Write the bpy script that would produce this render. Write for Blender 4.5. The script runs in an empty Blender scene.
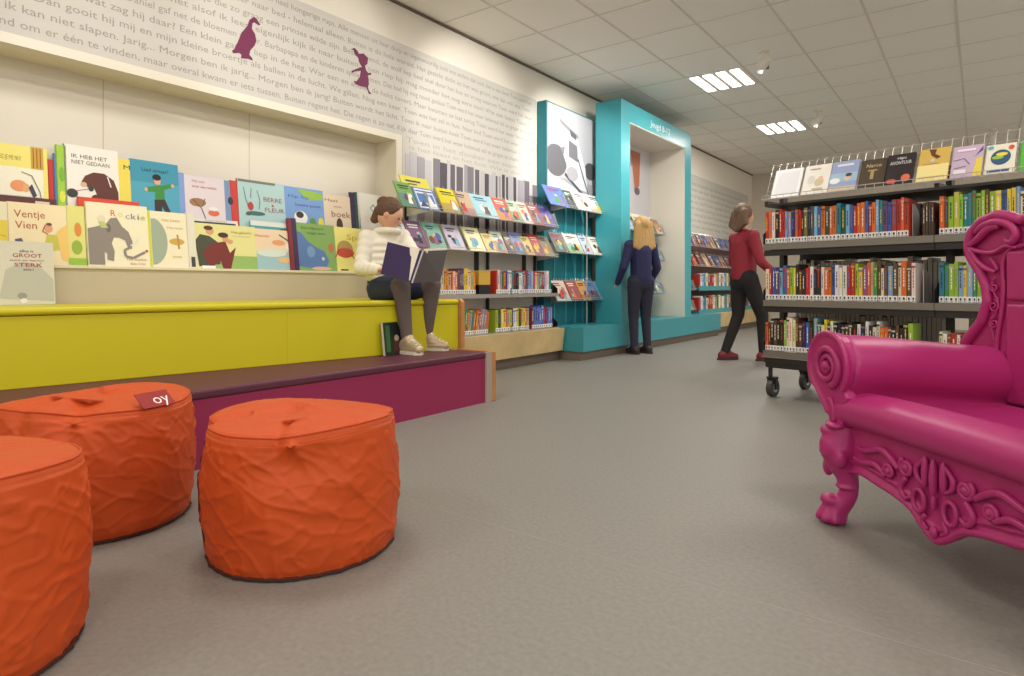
import bpy, bmesh, math, random
from math import sin, cos, pi, radians as R, atan, sqrt
from mathutils import Vector, Matrix, noise
random.seed(7)
COL = bpy.context.scene.collection

# ------------------------------------------------------------ camera, world, lights, exposure
F, YH, TH, CH = 630.0, 286.0, atan(468/630), 0.75
cam = bpy.data.cameras.new('camera'); cam.sensor_width = 36; cam.lens = 36*F/1024
cam.shift_y = (YH-338)/1024; cam.clip_start = 0.05
co = bpy.data.objects.new('camera', cam); COL.objects.link(co)
co.location = (0, 0, CH); co.rotation_euler = (R(90), 0, TH)
bpy.context.scene.camera = co
vs = bpy.context.scene.view_settings
vs.view_transform = 'Standard'; vs.look = 'None'; vs.gamma = 1; vs.use_curve_mapping = False; vs.exposure = 0.34
w = bpy.data.worlds.new('world'); bpy.context.scene.world = w; w.use_nodes = True
w.node_tree.nodes['Background'].inputs[0].default_value = (1, 0.95, 0.88, 1)
w.node_tree.nodes['Background'].inputs[1].default_value = 0.70
CEIL = 3.01
def area(loc, sx, sy, power, colr=(1, .96, .90)):
    l = bpy.data.lights.new('ceiling_lamp_light', 'AREA'); l.shape = 'RECTANGLE'; l.size = sx; l.size_y = sy
    l.energy = power; l.color = colr
    o = bpy.data.objects.new('ceiling_lamp_light', l); o.location = loc; COL.objects.link(o)
def spot(loc, to, power, ang=50, colr=(1, .97, .92), blend=.6):
    l = bpy.data.lights.new('spot_lamp_light', 'SPOT'); l.energy = power; l.spot_size = R(ang); l.spot_blend = blend
    l.color = colr; l.shadow_soft_size = .05
    o = bpy.data.objects.new('spot_lamp_light', l); o.location = loc; COL.objects.link(o)
    o.rotation_euler = (Vector(to)-Vector(loc)).to_track_quat('-Z', 'Y').to_euler()
LAMP_X = (-2.27, .75, 3.4); LAMP_Y = (-3.8, -1.2, 1.4, 4.0, 6.93, 9.48)
LAMPS = [(x, y) for x in LAMP_X for y in LAMP_Y]
for x, y in LAMPS:
    area((x, y, CEIL-.02), .56, .6, (20 if y < 5 else 30) if x < 0 else 22)
SPOTS = [((-1.66, 1.0, 2.86), (-3.72, 1.75, 1.95), 38), ((-1.66, 2.3, 2.86), (-3.72, 2.6, 2.4), 48),
         ((-1.66, 3.7, 2.86), (-3.72, 4.4, 2.15), 95), ((-1.66, 5.0, 2.86), (-3.6, 5.9, 2.0), 200),
         ((-1.66, 6.28, 2.86), (-3.5, 7.4, 1.6), 80), ((-1.67, 8.84, 2.86), (-3.6, 10.2, 1.3), 80)]
for a, b, p in SPOTS: spot(a, b, p)

# ------------------------------------------------------------ helpers
def lin(c):
    return tuple(((v/255)/12.92 if v/255 <= .04045 else ((v/255+.055)/1.055)**2.4) for v in c)
MC = {}
def mat(c, rough=.55, metal=0, bump=0, bscale=60, vary=0, vscale=8, emit=0, coat=0, spec=.5, tr=0):
    key = (tuple(c), rough, metal, bump, bscale, vary, vscale, emit, coat, spec, tr)
    if key in MC: return MC[key]
    m = bpy.data.materials.new('material'); m.use_nodes = True; nt = m.node_tree; b = nt.nodes['Principled BSDF']
    L = lin(c); b.inputs['Base Color'].default_value = (*L, 1)
    b.inputs['Roughness'].default_value = rough; b.inputs['Metallic'].default_value = metal
    b.inputs['Specular IOR Level'].default_value = spec
    if coat: b.inputs['Coat Weight'].default_value = coat; b.inputs['Coat Roughness'].default_value = .2
    if emit: b.inputs['Emission Color'].default_value = (*L, 1); b.inputs['Emission Strength'].default_value = emit
    if bump or vary:
        tc = nt.nodes.new('ShaderNodeTexCoord')
    if bump:
        n = nt.nodes.new('ShaderNodeTexNoise'); n.inputs['Scale'].default_value = bscale; n.inputs['Detail'].default_value = 4
        bp = nt.nodes.new('ShaderNodeBump'); bp.inputs['Strength'].default_value = bump; bp.inputs['Distance'].default_value = .02
        nt.links.new(tc.outputs['Object'], n.inputs['Vector']); nt.links.new(n.outputs['Fac'], bp.inputs['Height'])
        nt.links.new(bp.outputs['Normal'], b.inputs['Normal'])
    if vary:
        n = nt.nodes.new('ShaderNodeTexNoise'); n.inputs['Scale'].default_value = vscale; n.inputs['Detail'].default_value = 6
        rp = nt.nodes.new('ShaderNodeValToRGB')
        rp.color_ramp.elements[0].position = .3; rp.color_ramp.elements[1].position = .7
        rp.color_ramp.elements[0].color = (*[v*(1-vary) for v in L], 1); rp.color_ramp.elements[1].color = (*[min(1, v*(1+vary)) for v in L], 1)
        nt.links.new(tc.outputs['Object'], n.inputs['Vector']); nt.links.new(n.outputs['Fac'], rp.inputs['Fac'])
        nt.links.new(rp.outputs['Color'], b.inputs['Base Color'])
    MC[key] = m; return m

def props(o, label=None, cat=None, group=None, kind=None):
    if label: o['label'] = label
    if cat: o['category'] = cat
    if group: o['group'] = group
    if kind: o['kind'] = kind
    return o
def empty(name, loc=(0, 0, 0), rot=(0, 0, 0), label=None, cat=None, group=None):
    o = bpy.data.objects.new(name, None); o.empty_display_size = .05
    o.location = loc; o.rotation_euler = rot; COL.objects.link(o)
    return props(o, label, cat, group)
TXT = {}
def text_faces(s):
    if s in TXT: return TXT[s]
    c = bpy.data.curves.new('lettering', 'FONT'); c.body = s; c.size = 1; c.resolution_u = 2
    o = bpy.data.objects.new('lettering', c); COL.objects.link(o)
    dg = bpy.context.evaluated_depsgraph_get(); me = bpy.data.meshes.new_from_object(o.evaluated_get(dg))
    vv = [v.co.copy() for v in me.vertices]; ff = [tuple(p.vertices) for p in me.polygons]
    COL.objects.unlink(o); bpy.data.objects.remove(o); bpy.data.curves.remove(c); bpy.data.meshes.remove(me)
    xs = [v.x for v in vv] or [0, 1]
    TXT[s] = (vv, ff, min(xs), max(xs)); return TXT[s]

class MB:
    def __init__(s): s.bm = bmesh.new(); s.mats = []; s.cur = 0
    def m(s, material):
        if material not in s.mats: s.mats.append(material)
        s.cur = s.mats.index(material); return s
    def _face(s, vs_):
        try: f = s.bm.faces.new(vs_)
        except ValueError: return None
        f.material_index = s.cur; return f
    def box(s, a, b, M=None):
        (x0, y0, z0), (x1, y1, z1) = a, b
        P = [Vector(p) for p in ((x0,y0,z0),(x1,y0,z0),(x1,y1,z0),(x0,y1,z0),(x0,y0,z1),(x1,y0,z1),(x1,y1,z1),(x0,y1,z1))]
        if M: P = [M @ p for p in P]
        v = [s.bm.verts.new(p) for p in P]
        for q in ((3,2,1,0),(4,5,6,7),(0,1,5,4),(1,2,6,5),(2,3,7,6),(3,0,4,7)): s._face([v[i] for i in q])
        return s
    def poly(s, pts):
        s._face([s.bm.verts.new(p) for p in pts]); return s
    def prism(s, outline, d):        # outline: list of 3-D points, d: thickness vector
        d = Vector(d); a = [s.bm.verts.new(Vector(p)) for p in outline]; b = [s.bm.verts.new(Vector(p)+d) for p in outline]
        s._face(a[::-1]); s._face(b); n = len(a)
        for i in range(n): s._face([a[i], a[(i+1) % n], b[(i+1) % n], b[i]])
        return s
    def rings(s, rs, cap=True):
        V = [[s.bm.verts.new(p) for p in r] for r in rs]; n = len(V[0])
        for i in range(len(V)-1):
            for j in range(n): s._face([V[i][j], V[i][(j+1) % n], V[i+1][(j+1) % n], V[i+1][j]])
        if cap: s._face(V[0][::-1]); s._face(V[-1])
        return s
    def tube(s, pts, r, n=8, cap=True):
        pts = [Vector(p) for p in pts]; rr = r if hasattr(r, '__len__') else [r]*len(pts); rs = []; up = None
        for i, p in enumerate(pts):
            t = (pts[min(i+1, len(pts)-1)]-pts[max(i-1, 0)]).normalized()
            if up is None:
                up = Vector((0, 0, 1)) if abs(t.z) < .9 else Vector((1, 0, 0))
            a = (up - t*up.dot(t)).normalized(); b = t.cross(a); up = a
            rs.append([p+a*cos(2*pi*k/n)*rr[i]+b*sin(2*pi*k/n)*rr[i] for k in range(n)])
        return s.rings(rs, cap)
    def stube(s, pts, r, n=8, cap=True):
        pts = [Vector(p) for p in pts]
        if len(pts) < 3 or len(pts) > 30: return s.tube(pts, r, n, cap)
        rr = list(r) if hasattr(r, '__len__') else [r]*len(pts); P = []; Q_ = []
        for i in range(len(pts)-1):
            a, b, c, d = pts[max(i-1,0)], pts[i], pts[i+1], pts[min(i+2,len(pts)-1)]
            for k in range(4):
                t = k/4; P.append(.5*((2*b)+(c-a)*t+(2*a-5*b+4*c-d)*t*t+(3*b-a-3*c+d)*t**3)); Q_.append(rr[i]*(1-t)+rr[i+1]*t)
        return s.tube(P+[pts[-1]], Q_+[rr[-1]], n, cap)
    def ell(s, c, r, M=None, u=14, v=8):
        c = Vector(c); r = r if hasattr(r, '__len__') else (r, r, r); rs = []
        for i in range(v+1):
            th = pi*(i+.0)/v; th = min(max(th, .05), pi-.05)
            ring = []
            for j in range(u):
                p = Vector((r[0]*sin(th)*cos(2*pi*j/u), r[1]*sin(th)*sin(2*pi*j/u), -r[2]*cos(th)))
                if M: p = M.to_3x3() @ p
                ring.append(c+p)
            rs.append(ring)
        return s.rings(rs)
    def cap(s, a, b, ra, rb, n=12):   # tapered capsule
        a, b = Vector(a), Vector(b); L = (b-a).length; t = (b-a)/max(L, 1e-6); P = []; Q = []
        for k in (-80, -55, -25): P.append(a+t*ra*sin(R(k))); Q.append(ra*cos(R(k)))
        P.append(a); Q.append(ra); P.append(b); Q.append(rb)
        for k in (25, 55, 80): P.append(b+t*rb*sin(R(k))); Q.append(rb*cos(R(k)))
        return s.tube(P, Q, n)
    def text(s, st, origin, ux, uz, size, sx=1.0, width=None, center=False, nudge=None):
        vv, ff, x0, x1 = text_faces(st); o = Vector(origin); ux = Vector(ux); uz = Vector(uz)
        if width: sx = width/((x1-x0)*size)
        off = -(x0+x1)/2 if center else 0
        V = [s.bm.verts.new(o+ux*(v.x+off)*size*sx+uz*v.y*size) for v in vv]
        for f in ff: s._face([V[i] for i in f])
        return s
    def build(s, name, parent=None, material=None, loc=None, rot=None, smooth=False, bevel=0, remesh=0, sm=4, angle=35):
        if material and not s.mats: s.mats.append(material)
        if not remesh and s.bm.faces: bmesh.ops.recalc_face_normals(s.bm, faces=s.bm.faces)
        elif remesh: bmesh.ops.recalc_face_normals(s.bm, faces=s.bm.faces)
        me = bpy.data.meshes.new(name); s.bm.to_mesh(me); s.bm.free()
        for m_ in s.mats: me.materials.append(m_)
        o = bpy.data.objects.new(name, me); COL.objects.link(o)
        if parent: o.parent = parent
        if loc: o.location = loc
        if rot: o.rotation_euler = rot
        if smooth or remesh:
            for p in me.polygons: p.use_smooth = True
            if smooth and not remesh and angle:
                try: me.set_sharp_from_angle(angle=R(angle))
                except Exception: pass
        if remesh:
            md = o.modifiers.new('surface', 'REMESH'); md.mode = 'VOXEL'; md.voxel_size = remesh; md.use_smooth_shade = True
            if sm: sn = o.modifiers.new('smooth', 'SMOOTH'); sn.factor = .6; sn.iterations = sm
        if bevel:
            bv = o.modifiers.new('bevel', 'BEVEL'); bv.width = bevel; bv.segments = 3; bv.limit_method = 'ANGLE'; bv.angle_limit = R(40)
        return o

def ray(px, py):
    X = (px-512)/F
    return Vector((X*cos(TH)-sin(TH), X*sin(TH)+cos(TH), (YH-py)/F))
def at(px, py, Z): return Vector((0, 0, CH)) + ray(px, py)*Z
def onx(px, py, X): r = ray(px, py); return Vector((0, 0, CH)) + r*(X/r.x)
ORD = ['first','second','third','fourth','fifth','sixth','seventh','eighth','ninth','tenth','eleventh','twelfth','thirteenth','fourteenth','fifteenth','sixteenth','seventeenth','eighteenth','nineteenth','twentieth']
def ordn(i):
    if i < 20: return ORD[i]
    tens = ['twenty','thirty','forty','fifty'][(i+1)//10-2]; u = (i+1) % 10
    return {'twenty':'twentieth','thirty':'thirtieth','forty':'fortieth','fifty':'fiftieth'}[tens] if u == 0 else tens+'-'+ORD[u-1]
def cname(c):
    names = {'red':(190,40,35),'orange':(225,120,40),'yellow':(230,210,60),'pale yellow':(240,228,160),'cream':(235,225,200),'white':(240,240,238),'lime green':(160,200,50),
     'green':(50,140,70),'dark green':(30,70,45),'teal':(40,140,150),'light blue':(140,190,220),'blue':(50,90,180),'navy':(35,40,90),'purple':(100,60,130),'lilac':(190,170,205),
     'pink':(225,120,150),'brown':(110,65,40),'tan':(195,160,120),'grey':(140,140,140),'black':(35,32,32)}
    return min(names, key=lambda k: sum((a-b)**2 for a, b in zip(names[k], c)))

# palette
WHITEW = mat((233,226,212), .8, vary=.015, vscale=3)
CREAM = mat((230,223,205), .4)
YEL = mat((208,198,20), .42, bump=.03, bscale=300)
MAG = mat((152,38,84), .45)
PURP = mat((92,38,58), .5, bump=.04, bscale=250)
TEAL = mat((62,150,160), .35)
TEALD = mat((36,120,132), .4)
WOOD = mat((206,180,128), .5, vary=.12, vscale=5)
WOODE = mat((190,130,75), .5, vary=.1, vscale=12)
KICK = mat((118,104,92), .55)
STEEL = mat((188,186,180), .35, metal=.6)
DARK = mat((38,35,33), .45)
BLACK = mat((18,18,18), .5)
WIRE = mat((215,212,205), .3, metal=.5)
PAGE = mat((236,230,214), .8)

# ------------------------------------------------------------ room shell
def structure(name, mb, material=None, **k):
    return props(mb.build(name, None, material, **k), kind='structure')
XW, YE = -3.72, 13.2
fm = mat((135,131,124), .5, vary=.10, vscale=70, spec=.35)
nt = fm.node_tree
structure('floor', MB().box((-4.2,-5,-.05), (5,YE+.2,0)), fm)
sm_ = MB()
for y in (1.55,): sm_.box((-2.5,y,0), (5,y+.002,.0004))
structure('trim_3', sm_, mat((158,153,145), .6))
# ceiling slab with tile grid
structure('ceiling', MB().box((-4.2,-5,CEIL), (5,YE+.2,CEIL+.05)), mat((247,242,233), .85, bump=.05, bscale=400))
g = MB(); GX0, GP, GY0, GQ = -3.16, .601, 5.30, .654
x = GX0
while x < 5: g.box((x-.009,-5,CEIL-.004), (x+.009,YE,CEIL+.01)); x += GP
y = GY0-GQ*15
while y < YE: g.box((XW,y-.006,CEIL-.0035), (5,y+.006,CEIL+.01)); y += GQ
structure('trim_1', g, mat((222,214,202), .7))
structure('shadow_gap_strip', MB().box((XW-.01,-5,CEIL-.022), (XW+.015,YE,CEIL-.004)), mat((110,96,82), .7))  # dark strip painting in the shadow gap where wall meets ceiling
# left wall with a recess for the picture books
NY0, NY1, NZ0, NZ1, NX = -1.5, 3.46, .655, 1.907, -3.95
wl = MB()
wl.box((XW-.3,-5,0), (XW,YE,.65)); wl.box((XW-.3,-5,1.957), (XW,YE,CEIL)); wl.box((XW-.3,NY1+.06,.65), (XW,YE,1.957)); wl.box((XW-.3,-5,.65), (XW,NY0,1.957))
structure('wall_left', wl, WHITEW)
structure('wall_far', MB().box((-4.2,YE,0), (5,YE+.1,CEIL)), mat((214,203,186), .8))

# recess lining: a cabinet of its own
nc = empty('display_niche', (XW, 1, 0), label='cream built-in niche above the yellow bench holding two rows of picture books', cat='niche')
def lp(b): return (b[0]-XW, b[1]-1, b[2])
def nbox(mb, a, b): return mb.box(lp(a), lp(b))
nbox(MB(), (NX-.02,NY0,.655), (NX,NY1,NZ1)).build('back_panel', nc, mat((226,219,203), .35))
s_ = MB()
for y in (-.9, .3, 1.47, 2.35): nbox(s_, (NX-.001,y-.002,.86), (NX+.0015,y+.002,NZ1))
s_.build('panel_seam', nc, mat((196,184,162), .7))
nbox(MB(), (NX,NY0,NZ1), (XW+.006,NY1+.06,1.957)).build('top_frame', nc, CREAM)
nbox(MB(), (NX,NY1,.655), (XW+.008,NY1+.06,NZ1)).build('side_panel', nc, CREAM)
nbox(MB(), (XW-.012,NY0,.657), (XW,NY1,.84)).build('lower_panel', nc, mat((196,184,160), .5))  # cream panel coloured greyish tan, shade below the ledge put into its colour
nbox(MB(), (NX,NY0,.84), (XW+.012,NY1,.856)).build('ledge', nc, mat((226,216,194), .4), bevel=.003)
nbox(MB(), (NX,NY0,.856), (-3.86,NY1,1.10)).build('upper_step', nc, CREAM)

# mural wallpaper
mu = empty('wall_mural', (XW, 3, 1.957), label='pale grey wallpaper with grey Dutch story text and grey bars above the book niche', cat='mural')
o_ = Vector((XW,3,1.957))
MURAL = mat((205,201,192), .75)
MB().box((0,-8,0), (.003,2.43,2.69-1.957)).box((0,.53,-1.3), (.003,2.43,0)).build('wallpaper', mu, MURAL)
INK = mat((160,154,145), .8); INK2 = mat((178,173,165), .8)
LINES = ["overal en niemand om er één te vinden, maar overal kwam er iets tussen. Buiten regent het. Die regen is zo nat. Kijk daar",
 "en toen zei ik: ik kan niet slapen. Jarig... Morgen ben ik jarig... Morgen ben ik jarig! Buiten wordt het licht. Toen ik naar buiten keek",
 "Dan gooit hij mij en mijn kleine broertje als ballen in de lucht. We gillen. Nog een keer. Toen was het stil in huis. Naar bed",
 "moet je nu zien, wat zag hij daar? Een klein gansje liep in de heg. War een en ander, de heks tovert. Maar kwamen ze laat terug",
 "in het huis van mijn vriendje Daniel gaf net de bloemen water. Barbapapa en de kinderen spelen samen. Dat had hij nog nooit gedaan",
 "en toen was het net alsof ik lees. eigenlijk kijk ik naar buiten. Toen riep hij: mag moeder het nog eens zien? Wat een beest",
 "een meisje die zo graag een prinses wilde zijn. Beste vriend, de wolf liep heel snel door het bos en vroeg waarom",
 "Zij bracht hem weer naar bed - helemaal alleen. Buiten is de hele wereld. Het gezicht dicht en het was groot, wie dat ook was",
 "Er was eens een heel hongerige rups. Alle mensen uit haar dorp en tegenwoordig toch wat anders dan ooit, het is een feest"]
lt = MB(); lt.m(INK)
ANCH = [('om er één te vinden, maar overal',20,198),('kan niet slapen',22,115),('gooit hij mij en mijn kleine',65,208),('zag hij daar? Een klein',110,221),
 ('gaf net de bloemen',158,236),('eigenlijk kijk ik naar',255,334),('een prinses wilde',266,326),('naar bed - helemaal alleen',252,343),('hongerige rups. Alle mensen',291,369)]
LINES[3] = LINES[3].replace('Een klein gansje', 'Een klein gansje'); 
for i, (L, (phr, p0, p1)) in enumerate(zip(LINES, ANCH)):
    y0_, y1_ = onx(p0, 100, XW).y, onx(p1, 100, XW).y; k_ = L.index(phr)
    xe = text_faces(L[:k_+len(phr)])[3]; xs_ = xe-(text_faces(phr)[3]-text_faces(phr)[2]); sc = (y1_-y0_)/(xe-xs_)
    L2 = L+' Toen werd het weer helemaal stil en gingen ze slapen. Dat was een feest.'
    while y0_+(text_faces(L2)[3]-xs_)*sc > 5.41: L2 = L2.rsplit(' ', 1)[0]
    lt.text(L2, (.0036, y0_-xs_*sc-3, 1.993+.0772*i-1.957), (0,1,0), (0,0,1), .057, sx=sc/.057)
lt.build('lettering', mu)
lt = MB(); lt.m(INK2)
RL = ["Toen in het donker een stem riep", "is het feest in het bos. Wie is daar?", "kijk, maar dan wel heel zacht nu"]
lt.text(RL[0], (.0036, .57, 1.916-1.957), (0,1,0), (0,0,1), .06, width=1.75)
lt.text(RL[1], (.0036, .6, 1.862-1.957), (0,1,0), (0,0,1), .05, width=1.6)
lt.build('lettering', mu)
bars = MB(); y = .56; k = 0
GR = [mat(c, .8) for c in ((88,80,88),(128,122,130),(160,156,162),(105,98,106),(190,187,190))]
rr = random.Random(3)
while y < 2.36:
    wd = rr.choice((.03,.045,.06,.085)); bars.m(rr.choice(GR)); top = 1.845-rr.random()*.05
    bars.box((.003,y,1.28-1.957), (.006,y+wd-.003,top-1.957)); y += wd+rr.choice((0,0,.006,.02)); k += 1
bars.build('printed_bars', mu)
# purple silhouettes
def decal(pts, name, label, cat):
    P = [onx(px, py, XW) for px, py in pts]; c = sum(P, Vector())/len(P); c.x = XW+.0045
    m_ = MB(); m_.prism([(0, p.y-c.y, p.z-c.z) for p in P], (.001,0,0))
    return props(m_.build(name, None, mat((112,28,72), .6), loc=c), label, cat)
dk = [(253.5,17),(249,20),(247,26),(241,33),(237.5,42),(234,49),(231.5,51),(233,53.5),(239,53),(241,55),(240.5,58.5),(248,59),(252.5,60.8),(251.5,58),(249,55),(249.5,51),(254,46),(256,41),(254.5,34),(251.5,29),(252,23.5),(254,22.5),(258,25.5),(260,25),(256,19)]
decal(dk, 'wall_decal', 'dark purple goose silhouette on the story text wallpaper', 'decal')
gk = [(350,49.5),(354,48),(357,51),(358.5,54),(363,53.5),(367.5,58),(367,64),(364.5,65.5),(365.5,70),(367.5,73),(371,73),(370.5,75),(367.5,75.3),(368.5,84),(367.5,87),(368.5,91),(371,94),(368.5,94),(366,87.5),(359,86),(354.5,83.5),(353,81),(356,81.5),(359.5,77),(360.5,71),(355,71.5),(351.5,73),(351,71),(357,68.5),(361.5,67),(358.5,62),(358,58),(355,55),(353,50)]
decal(gk, 'wall_decal', 'dark purple running girl silhouette with a plume of hair on the wallpaper', 'decal')

# ------------------------------------------------------------ ceiling lamps and spotlights
LM = mat((255,250,240), .4, emit=5.0); LF = mat((235,230,220), .4)
for i, (x, y) in enumerate(LAMPS):
    if (x, y) in ((-2.27,6.93), (-2.27,9.48)):
        lab = 'recessed ceiling light with four bright tubes, %s' % ('nearer, above the teal portal side' if y < 8 else 'farther, close to the far wall')
    else: continue
    t = empty('ceiling_light', (x, y, CEIL), label=lab, cat='ceiling light', group='recessed ceiling lights')
    MB().box((-.295,-.32,-.008), (.295,.32,-.001)).build('frame', t, LF)
    for q in range(4):
        xx = -.215+.143*q
        MB().box((xx-.045,-.29,-.012), (xx+.045,.29,-.008)).build('light_tube', t, LM)
def spotlight(x, y, aim, lab):
    t = empty('spotlight', (x, y, CEIL), label=lab, cat='spotlight', group='white ceiling spotlights')
    wm = mat((226,220,208), .4)
    MB().tube([(0,0,0), (0,0,-.02)], .05, 16).build('ceiling_plate', t, wm, smooth=True)
    MB().tube([(0,0,-.02), (0,0,-.07), (-.02,0,-.09)], .014, 8).build('bracket', t, wm, smooth=True)
    d = (Vector(aim)-Vector((x,y,CEIL-.14))).normalized(); c = Vector((0,0,-.13))
    MB().tube([c-d*.07, c-d*.065, c+d*.08, c+d*.081, c+d*.06], [.03,.042,.05,.043,.04], 18).build('lamp_head', t, wm, smooth=True)
    MB().tube([c+d*.06, c+d*.072], .038, 16).build('bulb', t, mat((255,246,230), .4, emit=4))
    MB().box((-.03,.045,-.17), (.03,.07,-.09)).build('driver_box', t, mat((90,84,78), .5), bevel=.004)
spotlight(-1.66, 6.28, (-3.5,7.4,1.6), 'white ceiling spotlight just right of the nearer four-tube light')
spotlight(-1.67, 8.84, (-3.6,10.2,1.3), 'white ceiling spotlight beside the farther four-tube light')
spotlight(.14, 11.4, (.2,12.6,1.3), 'small distant ceiling spotlight above the right end of the rolling bookcase')

# ------------------------------------------------------------ benches
bn = empty('step_bench', (-2.56,0,0), label='long low bench with magenta front and dark purple padded seat below the yellow bench', cat='bench')
X0 = -2.56
MB().box((-1.14,-2,0), (0,3.16,.285)).build('front_panel', bn, MAG)
MB().box((-.98,-2,.285), (.006,3.16,.325)).build('seat_pad', bn, PURP, bevel=.012)
MB().box((-.012,3.155,0), (.012,3.215,.322)).build('end_trim', bn, mat((176,160,148), .5))
MB().box((-.3,3.215,0), (.02,3.245,.325)).build('end_panel', bn, WOODE, bevel=.006)
yb = empty('raised_bench', (-3.1,0,.325), label='bright yellow upholstered raised bench running under the book niche', cat='bench')
def yfx(y): return -3.302+.138*y+3.1
o2 = [(-.618,-2,0),(yfx(-2),-2,0),(yfx(3.23),3.23,0),(-.618,3.23,0)]
MB().prism(o2, (0,0,.30)).build('front_panel', yb, YEL, bevel=.004)
o3 = [(-.618,-2,.302),(yfx(-2)+.012,-2,.302),(yfx(3.23)+.012,3.23,.302),(-.618,3.23,.302)]
MB().prism(o3, (0,0,.033)).build('cushion', yb, YEL, bevel=.014)
sx_ = MB(); sx_.box((yfx(2.02)-.004,2.019,.01), (yfx(2.02)+.001,2.021,.30)); sx_.build('panel_seam', yb, mat((196,184,26), .6))
e_ = MB(); e_.prism([(-.618,3.232,.001),(yfx(3.23)+.03,3.232,.001),(yfx(3.23)+.03,3.232,.315),(yfx(3.23)+.01,3.232,.338),(-.618,3.232,.338)], (0,.035,0))
e_.build('end_panel', yb, WOODE, bevel=.006)

# ------------------------------------------------------------ books
def art_mesh(w, h, items, y=-.0005, mb=None):
    m_ = mb or MB(); z = y; cl = lambda q: min(1, max(0, q))
    for it in items:
        kind, c = it[0], it[1]; m_.m(mat(c, .45)); z -= .0002
        if kind == 'p': m_.poly([(cl(u)*w, z, cl(v)*h) for u, v in it[2]])
        elif kind == 'r': u0, v0, u1, v1 = it[2]; m_.poly([(u0*w,z,v0*h),(u1*w,z,v0*h),(u1*w,z,v1*h),(u0*w,z,v1*h)])
        elif kind == 'e':
            cu, cv, ru, rv = it[2]; m_.poly([(cl(cu+ru*cos(k*pi/9))*w, z, cl(cv+rv*sin(k*pi/9))*h) for k in range(18)])
        elif kind == 'l':
            pts, th = it[2], it[3]
            for (a, b), (c2, d) in zip(pts, pts[1:]):
                A = Vector((a*w,0,b*h)); B = Vector((c2*w,0,d*h)); n = (B-A).cross(Vector((0,1,0))).normalized()*th*w
                m_.poly([(q.x, z, q.z) for q in (A-n, B-n, B+n, A+n)])
        elif kind == 't':
            st, u, v, sz, wd = it[2]; m_.text(st, (u*w, z, v*h), (1,0,0), (0,0,1), sz*h, width=wd*w)
    return m_
def face_book(loc, rot, w, h, t, bg, items, label, group, spine=None, name='picture_book', rnd=None):
    """a closed book standing with its front cover towards local -Y"""
    m_ = MB(); c1 = mat(bg, .38); sp = mat(spine or bg, .4)
    m_.m(c1).box((0,0,0), (w,.0025,h)).m(c1).box((0,t-.0025,0), (w,t,h)).m(sp).box((-.001,0,0), (.003,t,h))
    m_.m(PAGE).box((.003,.0025,.003), (w-.004,t-.0025,h-.004))
    b = m_.build(name, None, loc=loc, rot=rot); props(b, label, 'book', group)
    if items:
        art_mesh(w, h, items).build('cover_picture', b)
    return b
LAB = mat((240,240,236), .5)
def rand_items(rnd, bg):
    pal = [(60,90,160),(200,60,50),(240,200,60),(70,140,80),(245,240,225),(40,40,45),(220,130,60),(120,180,200),(150,90,130),(110,70,45)]
    its = []
    a = rnd.choice(pal)
    if rnd.random() < .5: its.append(('r', tuple(int(x*.6+y*.4) for x, y in zip(bg, a)), (.0, .0, 1, .25+.3*rnd.random())))
    for _ in range(rnd.randint(2, 4)):
        its.append(('e', rnd.choice(pal), (.25+.5*rnd.random(), .2+.35*rnd.random(), .08+.14*rnd.random(), .06+.12*rnd.random())))
    x_, y_ = .35+.3*rnd.random(), .35
    its.append(('p', rnd.choice(pal), [(x_-.15,y_-.2),(x_+.12,y_-.22),(x_+.08,y_+.12),(x_-.05,y_+.15)]))
    its.append(('e', (225,185,150), (x_, y_+.18, .07, .055)))
    tc = (250,250,245) if sum(bg) < 360 else rnd.choice([(150,30,40),(40,50,100),(40,40,40)])
    its.append(('r', tc, (.15,.82,.6+.25*rnd.random(),.87))); its.append(('r', tc, (.2,.73,.5+.3*rnd.random(),.765)))
    return its

# picture books in the niche ------------------------------------------------
def niche(pl, pr, pt, row, bg, items, label, spine=None, t=.014, dx=0):
    back = row == 'b'; X = -3.80 if not back else -3.87; zb = .857 if not back else 1.101
    a, b = onx(pl, pt, X), onx(pr, pt, X); h = (a.z-zb); lean = R(8 if not back else 6)
    h2 = h/cos(lean)
    xb = X + sin(lean)*h2*.9 + (.0 if not back else 0)
    xb = min(xb, XW-.002) if not back else min(xb, -3.835)
    xb -= dx
    return face_book((xb, a.y, zb), (-lean, 0, pi/2), b.y-a.y, h2, t, bg, items, label, 'picture books in the niche', spine)
BR = (96,48,38); CR = (240,232,205)
niche(-14, 47, 140, 'b', (238,226,120), [('r',(242,236,214),(.0,0,.92,.68)),('r',(190,215,205),(.0,0,.92,.28)),('t',(160,140,40),('WAT ZEG JE ME NU!',.0,.78,.09,.55)),('r',(200,160,40),(.72,.68,.93,1)),('l',(150,70,40),[(.76,.7),(.76,.98)],.008),('l',(150,70,40),[(.82,.7),(.82,.98)],.008),('l',(150,70,40),[(.88,.7),(.88,.98)],.008),('e',(230,150,100),(.5,.42,.14,.08)),('e',(225,170,120),(.62,.4,.06,.06)),('p',(60,60,80),[(.66,.4),(.74,.26),(.8,.3),(.72,.46)]),('l',(90,90,95),[(.55,.62),(.72,.58),(.85,.36),(.88,.2)],.008)], 'yellow-topped picture book at the left end of the upper niche row, swimmer on cover', (240,225,90))
niche(47.5, 53, 159, 'b', (196,50,34), [], 'thin red book edge beside the yellow book at left of the upper niche row', t=.012)
niche(53.5, 57, 153, 'b', (90,130,190), [], 'thin blue book edge left of the lime green book in the upper niche row', t=.012)
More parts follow.
